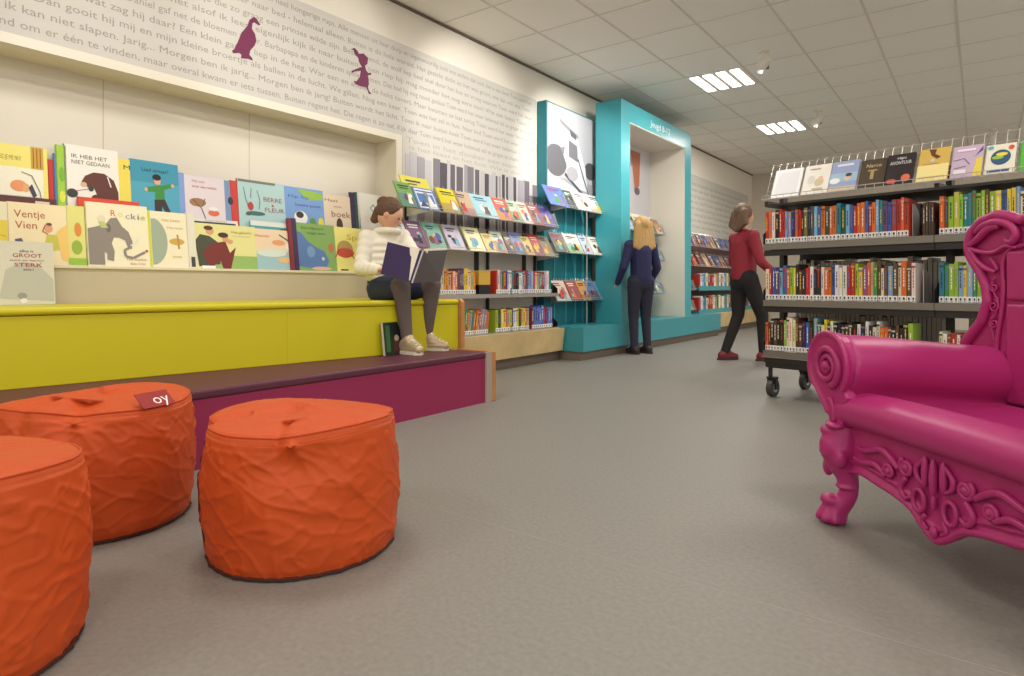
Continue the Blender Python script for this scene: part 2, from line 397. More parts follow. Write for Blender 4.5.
niche(56, 66, 144, 'b', (160,205,60), [('e',(120,180,50),(.5,.6,.3,.1)),('e',(220,230,80),(.5,.3,.3,.08))], 'lime green book peeking out left of the brown bear picture book', (150,200,60))
niche(64, 118, 143, 'b', (240,236,226), [('t',(90,80,75),('IK HEB HET',.12,.83,.075,.66)),('t',(90,80,75),('NIET GEDAAN',.12,.75,.075,.7)),('p',BR,[(.28,.5),(.36,.6),(.52,.66),(.72,.66),(.9,.58),(.98,.42),(.98,.12),(.9,.2),(.88,.3),(.7,.28),(.66,.1),(.58,.12),(.6,.3),(.52,.44),(.42,.44),(.36,.47)]),('e',(215,180,140),(.33,.48,.06,.035)),('e',BR,(.56,.3,.1,.06)),('e',(45,60,45),(.12,.35,.1,.06)),('e',(45,60,45),(.46,.43,.05,.035)),('l',(170,60,90),[(.16,.38),(.44,.43)],.006),('l',(240,236,226),[(.78,.62),(.84,.48)],.012)], 'white picture book with a large brown bear on its cover, upper niche row', (120,125,135))
niche(117, 133, 158, 'b', (236,216,90), [('t',(40,70,50),('M',.35,.84,.1,.4))], 'yellow book half hidden left of the blue book with a boy, upper niche row', (240,225,110))
niche(130, 178, 158, 'b', (60,150,178), [('r',(80,165,190),(0,.0,1,.66)),('t',(40,50,45),('Lied ernaar!',.22,.83,.09,.55)),('p',(60,140,60),[(.3,.58),(.48,.62),(.62,.64),(.84,.68),(.84,.62),(.68,.57),(.68,.4),(.48,.37),(.48,.52),(.32,.52)]),('p',(55,45,45),[(.46,.4),(.68,.42),(.86,.12),(.78,.1),(.62,.3),(.58,.12),(.46,.1)]),('e',(225,175,140),(.54,.7,.07,.06)),('e',(30,28,30),(.53,.755,.09,.05)),('e',(225,175,140),(.3,.55,.035,.03)),('e',(225,175,140),(.86,.65,.035,.03))], 'blue picture book with a boy in a green shirt spreading his arms, upper niche row', (120,185,205))
niche(177, 184, 172, 'b', (130,160,215), [], 'thin pale blue book right behind the boy picture book, upper niche row')
niche(183, 224, 174, 'b', (226,214,220), [('t',(180,80,100),('Het was',.2,.88,.07,.3)),('t',(180,80,100),('weer een nachtje',.2,.78,.07,.6)),('e',(160,120,80),(.32,.5,.2,.08)),('l',(110,80,60),[(.2,.55),(.4,.4),(.5,.18)],.012),('l',(110,80,60),[(.5,.58),(.42,.42)],.01),('e',(220,110,70),(.7,.32,.14,.06)),('e',(235,235,235),(.7,.4,.12,.04)),('r',(170,175,170),(.55,.1,.9,.18))], 'pale lilac picture book with bare branches and a red nest, upper niche row', (140,130,130))
niche(223, 234, 180, 'b', (120,150,190), [('e',(50,50,70),(.6,.6,.25,.08))], 'narrow blue-grey book left of the red spine in the upper niche row')
niche(230, 241, 180, 'b', (205,60,48), [('r',(235,200,60),(0,0,1,.08))], 'red spined book leaning left of the pale blue trapeze picture book', (215,70,55))
niche(237, 284, 178, 'b', (176,208,210), [('r',(120,120,110),(.02,.95,.8,1)),('t',(150,70,60),('BERRE',.52,.62,.12,.4)),('e',(190,60,50),(.72,.55,.025,.02)),('t',(150,70,60),('FLEUR',.54,.42,.12,.42)),('l',(80,90,95),[(.12,.85),(.16,.62),(.2,.5)],.006),('l',(80,90,95),[(.28,.85),(.26,.66)],.006),('l',(80,90,95),[(.4,.82),(.45,.62),(.42,.45)],.006),('e',(180,60,60),(.25,.5,.06,.08)),('e',(60,110,110),(.35,.37,.2,.04)),('e',(90,90,90),(.2,.35,.06,.03))], 'pale blue picture book titled in red serif capitals with trapezes, upper niche row', (190,70,60))
niche(281, 323, 185, 'b', (120,160,215), [('p',(150,190,70),[(.35,.98),(.98,.94),(.98,.8),(.6,.76)]),('t',(70,90,170),('Hip hip',.14,.78,.09,.5)),('t',(80,80,180),('hoera poes',.3,.62,.09,.6)),('e',(240,240,235),(.42,.38,.16,.14)),('e',(60,50,55),(.4,.44,.09,.07)),('e',(190,50,100),(.72,.2,.12,.1)),('e',(90,150,60),(.7,.33,.07,.07)),('e',(230,220,60),(.9,.3,.07,.12)),('r',(110,160,70),(.0,.0,1,.12))], 'blue and green picture book with a white cat and pink flower, upper niche row', (70,70,110))
niche(284, 292, 205, 'b', (190,200,50), [('r',(245,245,240),(.55,0,.75,1))], 'short lime and white book edge in front of the blue cat book', (180,195,50))
niche(320, 352, 193, 'b', (228,208,184), [('t',(130,100,80),('Haas',.12,.84,.1,.4)),('t',(150,110,90),('zoekt',.4,.72,.06,.25)),('t',(140,90,60),('boek',.3,.5,.2,.6)),('e',(70,55,50),(.55,.32,.1,.16)),('e',(170,50,50),(.62,.12,.14,.1))], 'beige picture book titled boek with a dark hare, upper niche row')
niche(350, 355, 192, 'b', (60,50,80), [], 'dark purple thin book edge left of the white swirl book', t=.016)
niche(354.5, 359, 192, 'b', (50,90,90), [], 'dark teal thin book edge touching the white swirl book', t=.016)
niche(357, 388, 192, 'b', (238,234,228), [('l',(70,150,160),[(.5,.62),(.4,.7),(.5,.78),(.58,.66),(.5,.5)],.012),('e',(200,160,120),(.8,.4,.08,.08))], 'white book with a teal swirl at the right end of the upper niche row', (60,60,90))
# lower row
niche(-16, 59, 192, 'f', (92,40,36), [('r',(215,200,180),(.7,.0,.9,.95))], 'dark brown wide book behind the Ventje Vien book in the lower niche row', t=.006, dx=.034)
niche(-14, 7, 200, 'f', (232,224,190), [('r',(225,205,60),(.0,.0,1,.7)),('l',(170,150,40),[(.1,.5),(.9,.44)],.02)], 'cream and yellow book at the left end of the lower niche row', (70,70,110), t=.022)
niche(7, 68, 201, 'f', (240,224,180), [('t',(170,84,40),('Ventje',.1,.76,.17,.5)),('t',(170,84,40),('Vien',.11,.58,.17,.35)),('e',(225,160,120),(.65,.6,.07,.07)),('p',(200,195,80),[(.62,.5),(.78,.5),(.84,.25),(.62,.22),(.58,.36)]),('l',(180,120,90),[(.6,.66),(.55,.55),(.64,.5)],.012),('p',(240,200,110),[(.78,.55),(.98,.7),(.98,.05),(.85,.1)]),('p',(80,80,120),[(.1,.4),(.2,.42),(.28,.26),(.1,.26)]),('p',(80,80,120),[(.45,.26),(.6,.34),(.62,.24)]),('e',(110,70,60),(.66,.67,.05,.025))], 'cream picture book titled Ventje Vien with a waving boy, lower niche row', (235,225,215), t=.03)
niche(66, 84, 205, 'f', (225,220,130), [('e',(220,140,60),(.6,.6,.2,.12)),('e',(150,180,60),(.5,.3,.3,.12)),('r',(150,190,60),(0,0,1,.12))], 'yellow-green patterned book peeking out left of the elephant book', (240,238,225))
niche(79, 141, 196, 'f', (214,72,46), [('r',(240,240,236),(.03,.25,.12,.8)),('r',(50,50,120),(.03,0,.12,.25))], 'red framed book standing behind the elephant picture book', (214,72,46), t=.01, dx=.016)
EG = (140,132,122)
niche(85, 147, 201, 'f', (238,230,196), [('t',(200,80,60),('R',.38,.8,.14,.08)),('t',(220,215,120),('o',.5,.8,.14,.08)),('t',(150,150,150),('c',.62,.77,.14,.07)),('t',(90,90,170),('k',.71,.77,.14,.08)),('t',(120,150,90),('i',.81,.77,.14,.03)),('t',(210,190,80),('e',.87,.77,.14,.08)),
 ('p',EG,[(.02,.02),(.02,.58),(.1,.6),(.3,.66),(.38,.76),(.48,.78),(.56,.64),(.66,.56),(.72,.4),(.7,.28),(.64,.3),(.6,.42),(.5,.46),(.42,.46),(.38,.36),(.42,.24),(.4,.08),(.3,.1),(.3,.2),(.26,.22),(.26,.02)]),('l',EG,[(.66,.3),(.58,.26),(.6,.16),(.72,.14),(.84,.2),(.92,.24)],.022),('e',(110,102,95),(.34,.6,.04,.07)),('e',(190,50,50),(.95,.26,.025,.02)),('e',(225,215,190),(.24,.74,.06,.06)),('p',(190,200,120),[(.2,.7),(.28,.7),(.34,.6),(.22,.6)]),('l',(230,225,210),[(.68,.34),(.8,.4),(.82,.5)],.012),('t',(170,120,80),('Tine Goethals',.6,.1,.05,.34)),('t',(170,120,80),('Suzy Craat',.66,.03,.05,.26))], 'cream picture book titled Rockie with a grey elephant, lower niche row', (232,226,150), t=.012)
niche(145, 190, 210, 'f', (238,228,194), [('r',(205,210,60),(0,0,.1,1)),('p',(158,172,150),[(.11,.86)]+[(.11+.34*sin(k*pi/12),.46+.42*cos(k*pi/12)) for k in range(1,12)]+[(.11,.04)]),('e',(205,165,70),(.66,.47,.17,.06)),('l',(180,140,60),[(.68,.6),(.7,.34)],.02),('t',(190,170,120),('Het beest',.35,.83,.07,.4)),('t',(190,170,120),('Marietje',.45,.7,.05,.35)),('t',(190,170,120),('boek',.55,.18,.06,.2))], 'cream picture book with a pale green half circle and gold fish, lower niche row', (205,210,60), t=.012)
niche(186, 194, 212, 'f', (225,220,200), [('r',(60,60,60),(.3,.02,.8,.2))], 'thin white book edge left of the book with two men, lower niche row')
niche(192, 240, 217, 'f', (226,222,218), [('r',(50,45,50),(.06,.9,.95,.94)),('t',(170,150,160),('BABYDIEREN',.3,.95,.045,.45))], 'white book with a black stripe just behind the book with two men', t=.01, dx=.024)
niche(191, 255, 222, 'f', (226,222,150), [('r',(150,185,100),(.3,0,1,.3)),('p',(70,72,50),[(.08,.04),(.04,.6),(.12,.75),(.26,.72),(.42,.55),(.4,.1)]),('p',(120,40,34),[(.22,.06),(.14,.36),(.3,.56),(.5,.62),(.56,.36),(.66,.5),(.56,.0),(.44,.0),(.4,.2),(.3,.06)]),('e',(215,160,115),(.27,.83,.06,.08)),('e',(90,50,35),(.25,.9,.07,.05)),('e',(215,160,115),(.5,.68,.05,.08)),('e',(70,40,30),(.47,.76,.08,.06)),('e',(215,160,115),(.57,.62,.05,.05)),('t',(170,150,80),('Het geheim',.6,.82,.08,.32)),('t',(190,170,110),('van de broers',.62,.74,.05,.28)),('r',(240,240,238),(.12,0,.32,.06))], 'yellow-green picture book with two men in dark red sitting, lower niche row', (228,222,205), t=.02)
niche(252, 291, 220, 'f', (70,160,170), [('r',(225,228,220),(0,.9,1,1)),('e',(40,50,60),(.85,.84,.14,.03))], 'teal book peeking above the pale swimmer book, lower niche row', t=.01, dx=.017)
niche(253, 295, 228, 'f', (236,212,180), [('r',(160,195,200),(.0,.0,1,.45)),('e',(215,225,215),(.4,.42,.35,.1)),('e',(228,160,110),(.58,.68,.16,.07)),('l',(50,50,60),[(.6,.88),(.85,.72),(.95,.42)],.014),('e',(240,240,235),(.8,.6,.05,.1)),('t',(220,140,100),('Waterlelie',.02,.8,.09,.35)),('e',(232,190,130),(.7,.25,.18,.07))], 'pale peach and blue picture book with a flying bird, lower niche row', (240,220,190))
niche(287.5, 292, 218, 'f', (130,40,50), [], 'dark red thin book edge left of the blue rhino book, lower niche row', t=.018)
niche(291.5, 296, 218, 'f', (60,40,80), [], 'dark purple thin book edge left of the blue rhino book, lower niche row', t=.018)
niche(294, 334, 222, 'f', (130,170,90), [('p',(88,125,180),[(0,.1),(0,.82),(.14,.8),(.3,.62),(.5,.5),(.7,.42),(.8,.22),(.72,.08),(.3,.06)]),('e',(60,85,130),(.34,.4,.03,.03)),('e',(120,155,200),(.36,.4,.1,.12)),('e',(225,180,150),(.6,.05,.25,.04)),('e',(190,120,70),(.88,.5,.08,.1)),('t',(90,120,60),('Een nijlpaard',.16,.88,.07,.55)),('t',(90,120,60),('zegt wat',.3,.78,.07,.45)),('e',(200,205,200),(.65,.26,.04,.04))], 'green picture book with a big blue hippo, lower niche row', (60,60,60))
niche(330, 366, 226, 'f', (236,226,130), [('t',(200,160,60),('Spin',.42,.72,.18,.5)),('t',(200,160,60),('zit',.7,.56,.1,.25)),('e',(180,150,90),(.36,.5,.22,.2)),('e',(195,80,60),(.36,.42,.24,.11)),('l',(150,60,50),[(.2,.5),(.08,.3)],.012),('l',(150,60,50),[(.5,.4),(.66,.24)],.012),('r',(60,60,60),(.2,.02,.4,.05))], 'pale yellow picture book with a red spider in the lower niche row beside the girl', (90,100,60))
# big book on the bench
b_ = onx(-18, 305, -3.69); c_ = onx(53, 305, -3.69)
face_book((-3.655, b_.y, .661), (-R(7), 0, pi/2), c_.y-b_.y, .305, .012, (214,210,190), [('p',(188,188,172),[(.2,.1),(.3,.55),(.55,.68),(.8,.6),(.98,.4),(.98,.05)]),('e',(150,150,140),(.52,.14,.07,.05)),('e',(235,235,225),(.54,.06,.05,.04)),('t',(60,50,50),('elke is',.5,.83,.06,.2)),('t',(180,40,40),('GROOT',.4,.75,.085,.42)),('t',(120,60,60),('sterk en sterker',.36,.69,.035,.5)),('t',(180,40,40),('STERK',.42,.6,.085,.4)),('t',(60,50,50),('2021',.54,.54,.04,.15))], 'grey picture book with red words GROOT and STERK standing on the yellow bench', 'books on the yellow bench')

# ------------------------------------------------------------ spine books
SPM = {}
def spine_mesh(wd, h, dp, c, style, rnd):
    m_ = MB(); m_.m(mat(c, .42))
    m_.box((0,.001,0), (.002,dp,h)).box((wd-.002,.001,0), (wd,dp,h))
    n = 4; P = [(wd*i/n, -.0025*sin(pi*i/n)) for i in range(n+1)]
    for (xa, ya), (xb, yb_) in zip(P, P[1:]): m_.box((0,0,0), (1,1,1), Matrix(((xb-xa,0,0,xa),(0,.0025,0,ya),(0,0,h,0),(0,0,0,1))))
    m_.m(PAGE).box((.002,.002,.002), (wd-.002,dp-.003,h-.003))
    t = [(245,240,225),(240,205,80),(30,30,32),(200,50,45),(80,120,190)][style]
    if sum(abs(a-b) for a, b in zip(t, c)) < 150: t = (20,20,25) if sum(c) > 380 else (240,235,220)
    m_.m(mat(t, .5)); z0 = h*(.35+.1*rnd.random()); z1 = h*(.75+.15*rnd.random()); 
    zz = z0
    while zz < z1: zl = rnd.uniform(.008,.03); m_.box((wd*.38,-.0034,zz), (wd*.6,-.002,min(zz+zl,z1))); zz += zl+.005
    if rnd.random() < .4: m_.m(mat(tuple(int(v*.6+40) for v in t), .5)).box((0.0004,-.0031,h*.88), (wd-.0004,-.001,h*.93))
    return m_
lbm = MB(); lbm.m(LAB).box((.0,-.0042,.008), (1,-.0030,.042)).m(mat((30,30,32), .5)).box((.3,-.0046,.02), (.7,-.0040,.034)).box((.2,-.0046,.011), (.8,-.0040,.0145))
_t = lbm.build('spine_label'); LBM = _t.data; bpy.data.objects.remove(_t)
def row(origin, rz, x0, x1, cols, hh, where, group, dp=.15, wr=(.014,.03), tilt=0, rnd=None, label_on=True, countfrom='left'):
    """a row of upright books along local x of a shelf; origin = shelf front-left corner at its top surface"""
    rnd = rnd or random.Random(len(where)); x = x0; i = 0; e = Vector((cos(rz), sin(rz), 0)); out = []
    while True:
        wd = rnd.uniform(*wr)
        if x+wd > x1: break
        c = cols[i % len(cols)]; c = tuple(max(0, min(255, v+rnd.randint(-10, 10))) for v in c)
        h = rnd.uniform(*hh)
        b = spine_mesh(wd-.001, h, dp-rnd.random()*.02, c, rnd.randint(0,4), rnd).build('book')
        n = Vector((sin(rz), -cos(rz), 0))
        b.location = Vector(origin)+e*x - n*(.012+rnd.random()*.006); b.rotation_euler = (0, tilt, rz)
        props(b, '%s book, %s from %s, %s' % (cname(c), ordn(i), countfrom, where), 'book', group)
        if label_on:
            l = bpy.data.objects.new('spine_label', LBM); COL.objects.link(l); l.parent = b; l.scale = (wd-.001,1,1)
        x += wd+.0008 if not tilt else wd/cos(tilt)+.0015; i += 1; out.append(b)
    return out
Rd=(190,45,35);Or=(220,105,40);Wh=(232,228,218);Bk=(40,36,38);Lb=(130,175,210);Bl=(55,95,170);Nv=(40,45,90);Gn=(60,140,75);Lg=(150,190,50);Ye=(228,200,60);Te=(40,130,140);Br=(100,62,44);Ta=(190,160,120);Cr=(225,212,180);Pu=(95,60,120);Dg=(45,80,55)

# rolling bookcase ------------------------------------------------------------
BO = Vector((-1.176, 4.433, 0)); BRZ = R(-13.4); BL, BD = 2.0, .56
bc = empty('rolling_bookcase', BO, (0,0,BRZ), label='black and grey double-sided metal library bookcase on castors, behind the magenta armchair', cat='bookcase')
SH = [(.31,'bottom shelf'), (.65,'middle shelf'), (1.027,'top shelf')]
for x0, x1 in ((0,.998),(1.002,2.0)):
    for z, nm in SH:
        MB().box((x0,0,z-.012), (x1,BD,z)).build('shelf', bc, mat((92,88,82), .5))
        for yy in (-.004, BD):
            MB().box((x0,yy,z-.035), (x1,yy+.004,z+.006)).build('shelf_lip', bc, mat((128,124,116), .4, metal=.4))
        MB().box((x0,.01,z-.075), (x1,.03,z-.036)).build('shelf_rail', bc, DARK)
        MB().box((x0,BD-.04,z-.095), (x1,BD-.02,z-.013)).build('shelf_rail', bc, DARK)
for x in (0, 1.0, 2.0):
    MB().box((x-.015,BD/2-.03,.2), (x+.015,BD/2+.03,1.45)).build('post', bc, DARK)
    for z, nm in SH:
        MB().prism([(x-.0015,.0,z-.03),(x-.0015,.0,z+.07),(x-.0015,.12,z+.15),(x-.0015,BD-.12,z+.15),(x-.0015,BD,z+.07),(x-.0015,BD,z-.03)], (.003,0,0)).build('end_bracket', bc, DARK)
MB().box((.0,.02,.20), (2.0,BD-.02,.27)).build('base_frame', bc, DARK, bevel=.01)
MB().box((-.01,0,.27), (2.01,BD,.276)).build('base_plate', bc, STEEL)
MB().box((.0,.02,1.285), (2.0,BD-.02,1.30)).build('top_board', bc, DARK)
for x, y in ((.03,.04),(.03,BD-.05),(1.0,.04),(1.0,BD-.05),(1.97,.04),(1.97,BD-.05)):
    cs_ = empty('castor', (x,y,0)); cs_.parent = bc
    cs_.name = 'castor'
    MB().tube([(-.018,.03,.06), (.018,.03,.06)], .06, 24).build('wheel', cs_, mat((60,58,56), .5), smooth=True)
    MB().tube([(-.021,.03,.06), (.021,.03,.06)], .03, 16).build('wheel_hub', cs_, STEEL, smooth=True)
    MB().box((-.03,-.0,.122), (.03,.05,.135)).box((-.03,.01,.05), (-.023,.045,.13)).box((.023,.01,.05), (.03,.045,.13)).tube([(0,.0,.13), (0,0,.205)], .014, 10).build('fork', cs_, BLACK)
# wire display rack on top
wr_ = MB(); LN = R(24)
zt, zb = 1.575, 1.335
def rk(x, h): return (x, .03+h*sin(LN), zb+h*cos(LN))
x = 0.0
while x <= 2.0: wr_.tube([(x,-.02,zb+.018),(x,-.02,zb-.006),(x,.03,zb-.006),rk(x,.0),rk(x,.262),(x,.03+.262*sin(LN)+.02,zb+.262*cos(LN)+.012)], .0017, 5); x += .05
for h in (0,.06,.12,.18,.262): wr_.tube([rk(0,h), rk(2,h)], .0022, 5)
for (yy, zz) in ((-.02,zb+.018),(-.02,zb-.004),(.005,zb-.006)): wr_.tube([(0,yy,zz),(2,yy,zz)], .0025, 5)
wr_.build('wire_rack', bc, WIRE)
wr_ = MB(); x = 0.0
while x <= 2.0: wr_.tube([(x,BD+.02,zb+.018),(x,BD+.02,zb-.006),(x,BD-.03-.262*sin(LN),zb+.262*cos(LN))], .0017, 5); x += .1
wr_.tube([(0,BD-.03-.262*sin(LN),zb+.262*cos(LN)),(2,BD-.03-.262*sin(LN),zb+.262*cos(LN))], .0022, 5)
wr_.build('wire_rack', bc, WIRE)
for x in (.0,1.0,2.0): MB().box((x-.012,.04,1.30), (x+.012,BD-.04,1.325)).build('rack_bracket', bc, DARK)
Rz = Matrix.Rotation(BRZ, 3, 'Z')
def B2W(p): return BO + Rz @ Vector(p)
def bxs(px): k = (px-512)/F; return (k*4.26-1.70)/(.642+.766*k)
rnd = random.Random(11)
S1 = [Rd,Or,Wh,Bk,Rd,Rd,Lb,(150,160,190),Nv,Or,Rd,Bk,(120,110,60),Bk,(70,70,100),Lb,Bl,Or,Dg,Or,Or,Te,Dg,Lb,Bl,Rd,Or,Or,Bl,Rd,Or,Lb,Te,Pu,Bl,(160,60,50),Rd,Or,Rd,Or,Bl,Rd,Or,Bk,Bk,Br,Bk]
S1b = [Or,Br,Lg,(200,200,70),Lg,Te,Te,Gn,Lg,Lg,Br,Lg,Ye,Bl,Ye,Ye,Lb,Cr,Rd,Bk]
S2 = [Cr,Rd,Bl,Pu,Lb,Bl,Or,Lg,Ye,Bk,Br,Bk,Rd,Wh,Bk,Bk,Wh,Or,Or,Bl,Wh,Wh,Wh,Rd,Rd,Lg,Ye,(150,90,130),Or,Ta,Gn,Br,Cr,Br,Lb,Br,Cr,Or,Br,Wh,Gn,Cr,Bl]
S2b = [Te,Gn,Lg,Lg,Lb,Ye,Lb,Gn,Lg,Wh,Ye,Gn]
S3 = [Or,Br,Bk,(90,60,50),Bk,Bk,Lg,Cr,Wh,Cr,Br,Br,Nv,Bl,Bk,Lb,Dg,Cr,Ye,Br,Wh,Bk,Bk,Bk,Br,Bk,Bk,Wh,Bk,Wh,Bk,Cr,Wh,Or]
S3b = [Cr,Wh,(150,60,60),Rd,Wh,Rd,Br,Wh]
G1 = 'spine-out books on the rolling bookcase'
def bcrow(z, x0, x1, cols, nm, bay, tilt=0, hh=(.205,.235)):
    return row(B2W((0,.0,z+.0005)), BRZ, x0, x1, cols, hh, '%s of the rolling bookcase, %s bay' % (nm, bay), G1, rnd=rnd, tilt=tilt, wr=(.016,.027))
bcrow(1.027, .008, bxs(909), S1, 'top shelf', 'left')
bcrow(1.027, bxs(900)+.06, bxs(914)+.005, [Lg,Wh,Gn], 'top shelf book pair beside the grey bookend', 'left') if False else None
bcrow(1.027, 1.02, bxs(1024)+.03, S1b*3, 'top shelf', 'right')
bcrow(.65, .008, bxs(917), S2, 'middle shelf', 'left', hh=(.2,.245))
bcrow(.65, 1.02, bxs(1000), S2b*4, 'middle shelf', 'right')
bcrow(.31, .008, bxs(915), S3, 'bottom shelf', 'left', hh=(.19,.235))
bcrow(.31, 1.02, bxs(1000), S3b*5, 'bottom shelf', 'right', hh=(.17,.2))
# rows on the far side, seen between the shelves
Sx = [Bk,Br,Bk,(60,54,50),Bk,Cr,Bk,(90,70,50),Bk,Dg,Bk,Wh]
m_ = MB(); rr2 = random.Random(21)
for z, nm in SH:
    x = .03
    while x < 1.9:
        wd = rr2.uniform(.018,.035); h = rr2.uniform(.24,.29) if z < 1 else rr2.uniform(.2,.24); c = rr2.choice(Sx)
        if not (.95 < x+wd and x < 1.05):
            m_.m(mat(c,.5)).box((x,BD-.16,z+.001), (x+wd-.001,BD-.01,z+h)).m(PAGE).box((x+.002,BD-.162,z+.003), (x+wd-.003,BD-.015,z+h-.003))
        x += wd
props(m_.build('rear_book_row', None, loc=BO, rot=(0,0,BRZ)), 'dim mixed books on the rear side of the rolling bookcase, seen between its shelves', 'books', kind='stuff')
# grey bookends and leaning books
for z in (1.027, .65):
    t = empty('bookend', B2W((.875 if z > 1 else .93,.05,z)), (0,0,BRZ), label='grey metal bookend standing on the %s shelf of the rolling bookcase' % ('top' if z > 1 else 'middle'), cat='bookend', group='metal bookends')
    MB().box((0,0,.001), (.1,.1,.004)).build('foot_plate', t, STEEL); MB().prism([(0,0,.001),(0,.1,.001),(0,.1,.16),(0,.02,.2),(0,0,.19)], (.004,0,0)).build('upright_plate', t, STEEL)
rowt = row(B2W((.93,.03,1.029)), BRZ, .0, .07, [Br,(80,66,50),(70,60,50)], (.19,.2), 'of three books beside the top shelf bookend', G1, rnd=rnd, wr=(.012,.017), tilt=0, label_on=False)

# face-out books on the bookcase top
TOP = [(770,798,(240,240,240),[('r',(228,228,232),(.1,.1,.9,.9))],'plain white book face-out at the left end of the bookcase top rack'),
 (800,827,(236,232,222),[('e',(205,190,150),(.62,.4,.18,.14)),('e',(230,190,150),(.66,.52,.1,.08)),('e',(215,215,205),(.3,.5,.14,.14)),('r',(170,150,120),(.2,.84,.6,.88)),('r',(190,170,140),(.4,.14,.8,.2))],'cream book with a pale bird sketch face-out on the bookcase top rack'),
 (827,855,(150,165,205),[('r',(160,190,215),(0,.3,1,.6)),('e',(220,190,170),(.66,.42,.12,.1)),('e',(60,50,50),(.68,.52,.12,.06)),('e',(235,240,240),(.2,.35,.2,.1)),('r',(210,195,170),(.0,.0,1,.15)),('r',(225,225,235),(.2,.82,.8,.9))],'blue seaside photo book face-out on the bookcase top rack'),
 (857,883,(72,58,42),[('t',(220,200,140),('Narco',.2,.72,.17,.6)),('r',(170,150,100),(.42,.3,.56,.62)),('r',(170,150,100),(.3,.58,.68,.63)),('r',(110,95,70),(.1,.1,.9,.16))],'dark brown book titled Narco face-out on the bookcase top rack'),
 (883,912,(46,36,38),[('t',(235,235,235),('MIJN',.35,.82,.1,.3)),('t',(235,235,235),('AVONTUUR',.12,.66,.15,.76)),('e',(200,80,60),(.25,.12,.18,.08)),('e',(220,110,80),(.75,.2,.16,.12))],'black book with bold white title face-out on the bookcase top rack'),
 (915,947,(212,178,90),[('p',(110,60,40),[(.3,.98),(.55,.96),(.52,.82),(.72,.72),(.6,.66),(.4,.78)]),('r',(238,222,150),(0,.0,1,.5)),('r',(190,120,60),(.15,.5,.7,.53)),('e',(200,200,190),(.46,.62,.08,.06)),('r',(180,140,60),(.1,.1,.9,.14))],'golden yellow book with a brown climbing figure face-out on the top rack'),
 (949,981,(196,176,198),[('p',(90,70,120),[(.7,.6),(.98,.8),(.98,.95),(.8,.7)]),('p',(228,205,80),[(.72,.0),(1,.0),(1,.6),(.8,.55)]),('l',(110,100,120),[(.05,.55),(.4,.6),(.6,.4)],.015),('l',(110,100,120),[(.1,.3),(.5,.35)],.015),('r',(230,220,230),(.1,.1,.5,.25)),('r',(235,215,235),(.15,.82,.75,.9))],'lilac book with a yellow corner and ink sketch face-out on the top rack'),
 (983,1014,(228,226,205),[('e',(50,90,120),(.52,.55,.34,.26)),('e',(150,190,70),(.42,.55,.2,.06)),('e',(235,210,70),(.55,.65,.2,.06)),('e',(210,90,60),(.85,.85,.1,.08)),('r',(60,80,150),(.1,.06,.85,.12)),('e',(100,170,190),(.15,.9,.1,.06))],'cream book with a blue and green oval title face-out on the top rack'),
 (1018,1050,(90,180,70),[('r',(240,140,120),(.5,.4,1,.9))],'green and pink book face-out at the right frame edge of the top rack')]
for pl, pr, bg, it, lab in TOP:
    xa, xb = bxs(pl), bxs(pr); w_ = xb-xa-.004; h_ = min(.215, w_*1.42)
    face_book(B2W((xa,.004,zb-.0)), (-LN,0,BRZ), w_, h_, .012, bg, it, lab, 'face-out books on the rolling bookcase', name='display_book')

# ------------------------------------------------------------ wire racks on the wall
def wall_rack(parent, y0, y1, zf, xf, name='wire_rack', hgt=.235, lean=R(28), m=WIRE):
    m_ = MB(); ox, oy = parent.location.x, parent.location.y
    def P(y, h): return (xf-.05-h*sin(lean)-ox, y-oy, zf+h*cos(lean)-parent.location.z)
    f = lambda dx, y, dz: (xf+dx-ox, y-oy, zf+dz-parent.location.z)
    y = y0
    while y <= y1+1e-6:
        m_.tube([f(0,y,.018), f(0,y,-.006), f(-.05,y,-.006), P(y,0), P(y,hgt), P(y,hgt+.03)], .0016, 4); y += (y1-y0)/round((y1-y0)/.055)
    for h in (0,.07,.14,hgt): m_.tube([P(y0,h), P(y1,h)], .002, 4)
    for dx, dz in ((0,.018),(0,-.004),(-.025,-.006)): m_.tube([f(dx,y0,dz), f(dx,y1,dz)], .0022, 4)
    for yy in (y0+.01, y1-.01):
        m_.prism([f(0,yy,-.01), f(-.05,yy,.14), (XW+.012-ox,yy-oy,zf+.14-parent.location.z), (XW+.012-ox,yy-oy,zf-.04-parent.location.z)], (0,.003,0))
    m_.build(name, parent, m)
def rack_book(pl, pr, zf, xf, bg, lab, group, h=None, rnd=rnd, lean=R(28), items=None, dx=0):
    a, b = onx(pl, 250, xf-.02), onx(pr, 250, xf-.02); w_ = b.y-a.y
    h = h or max(.19, min(.235, w_*1.35))
    face_book((xf-.012-dx, a.y, zf-.001), (-lean,0,pi/2), w_, h, .009, bg, items or rand_items(rnd, bg), lab, group, name='display_book')

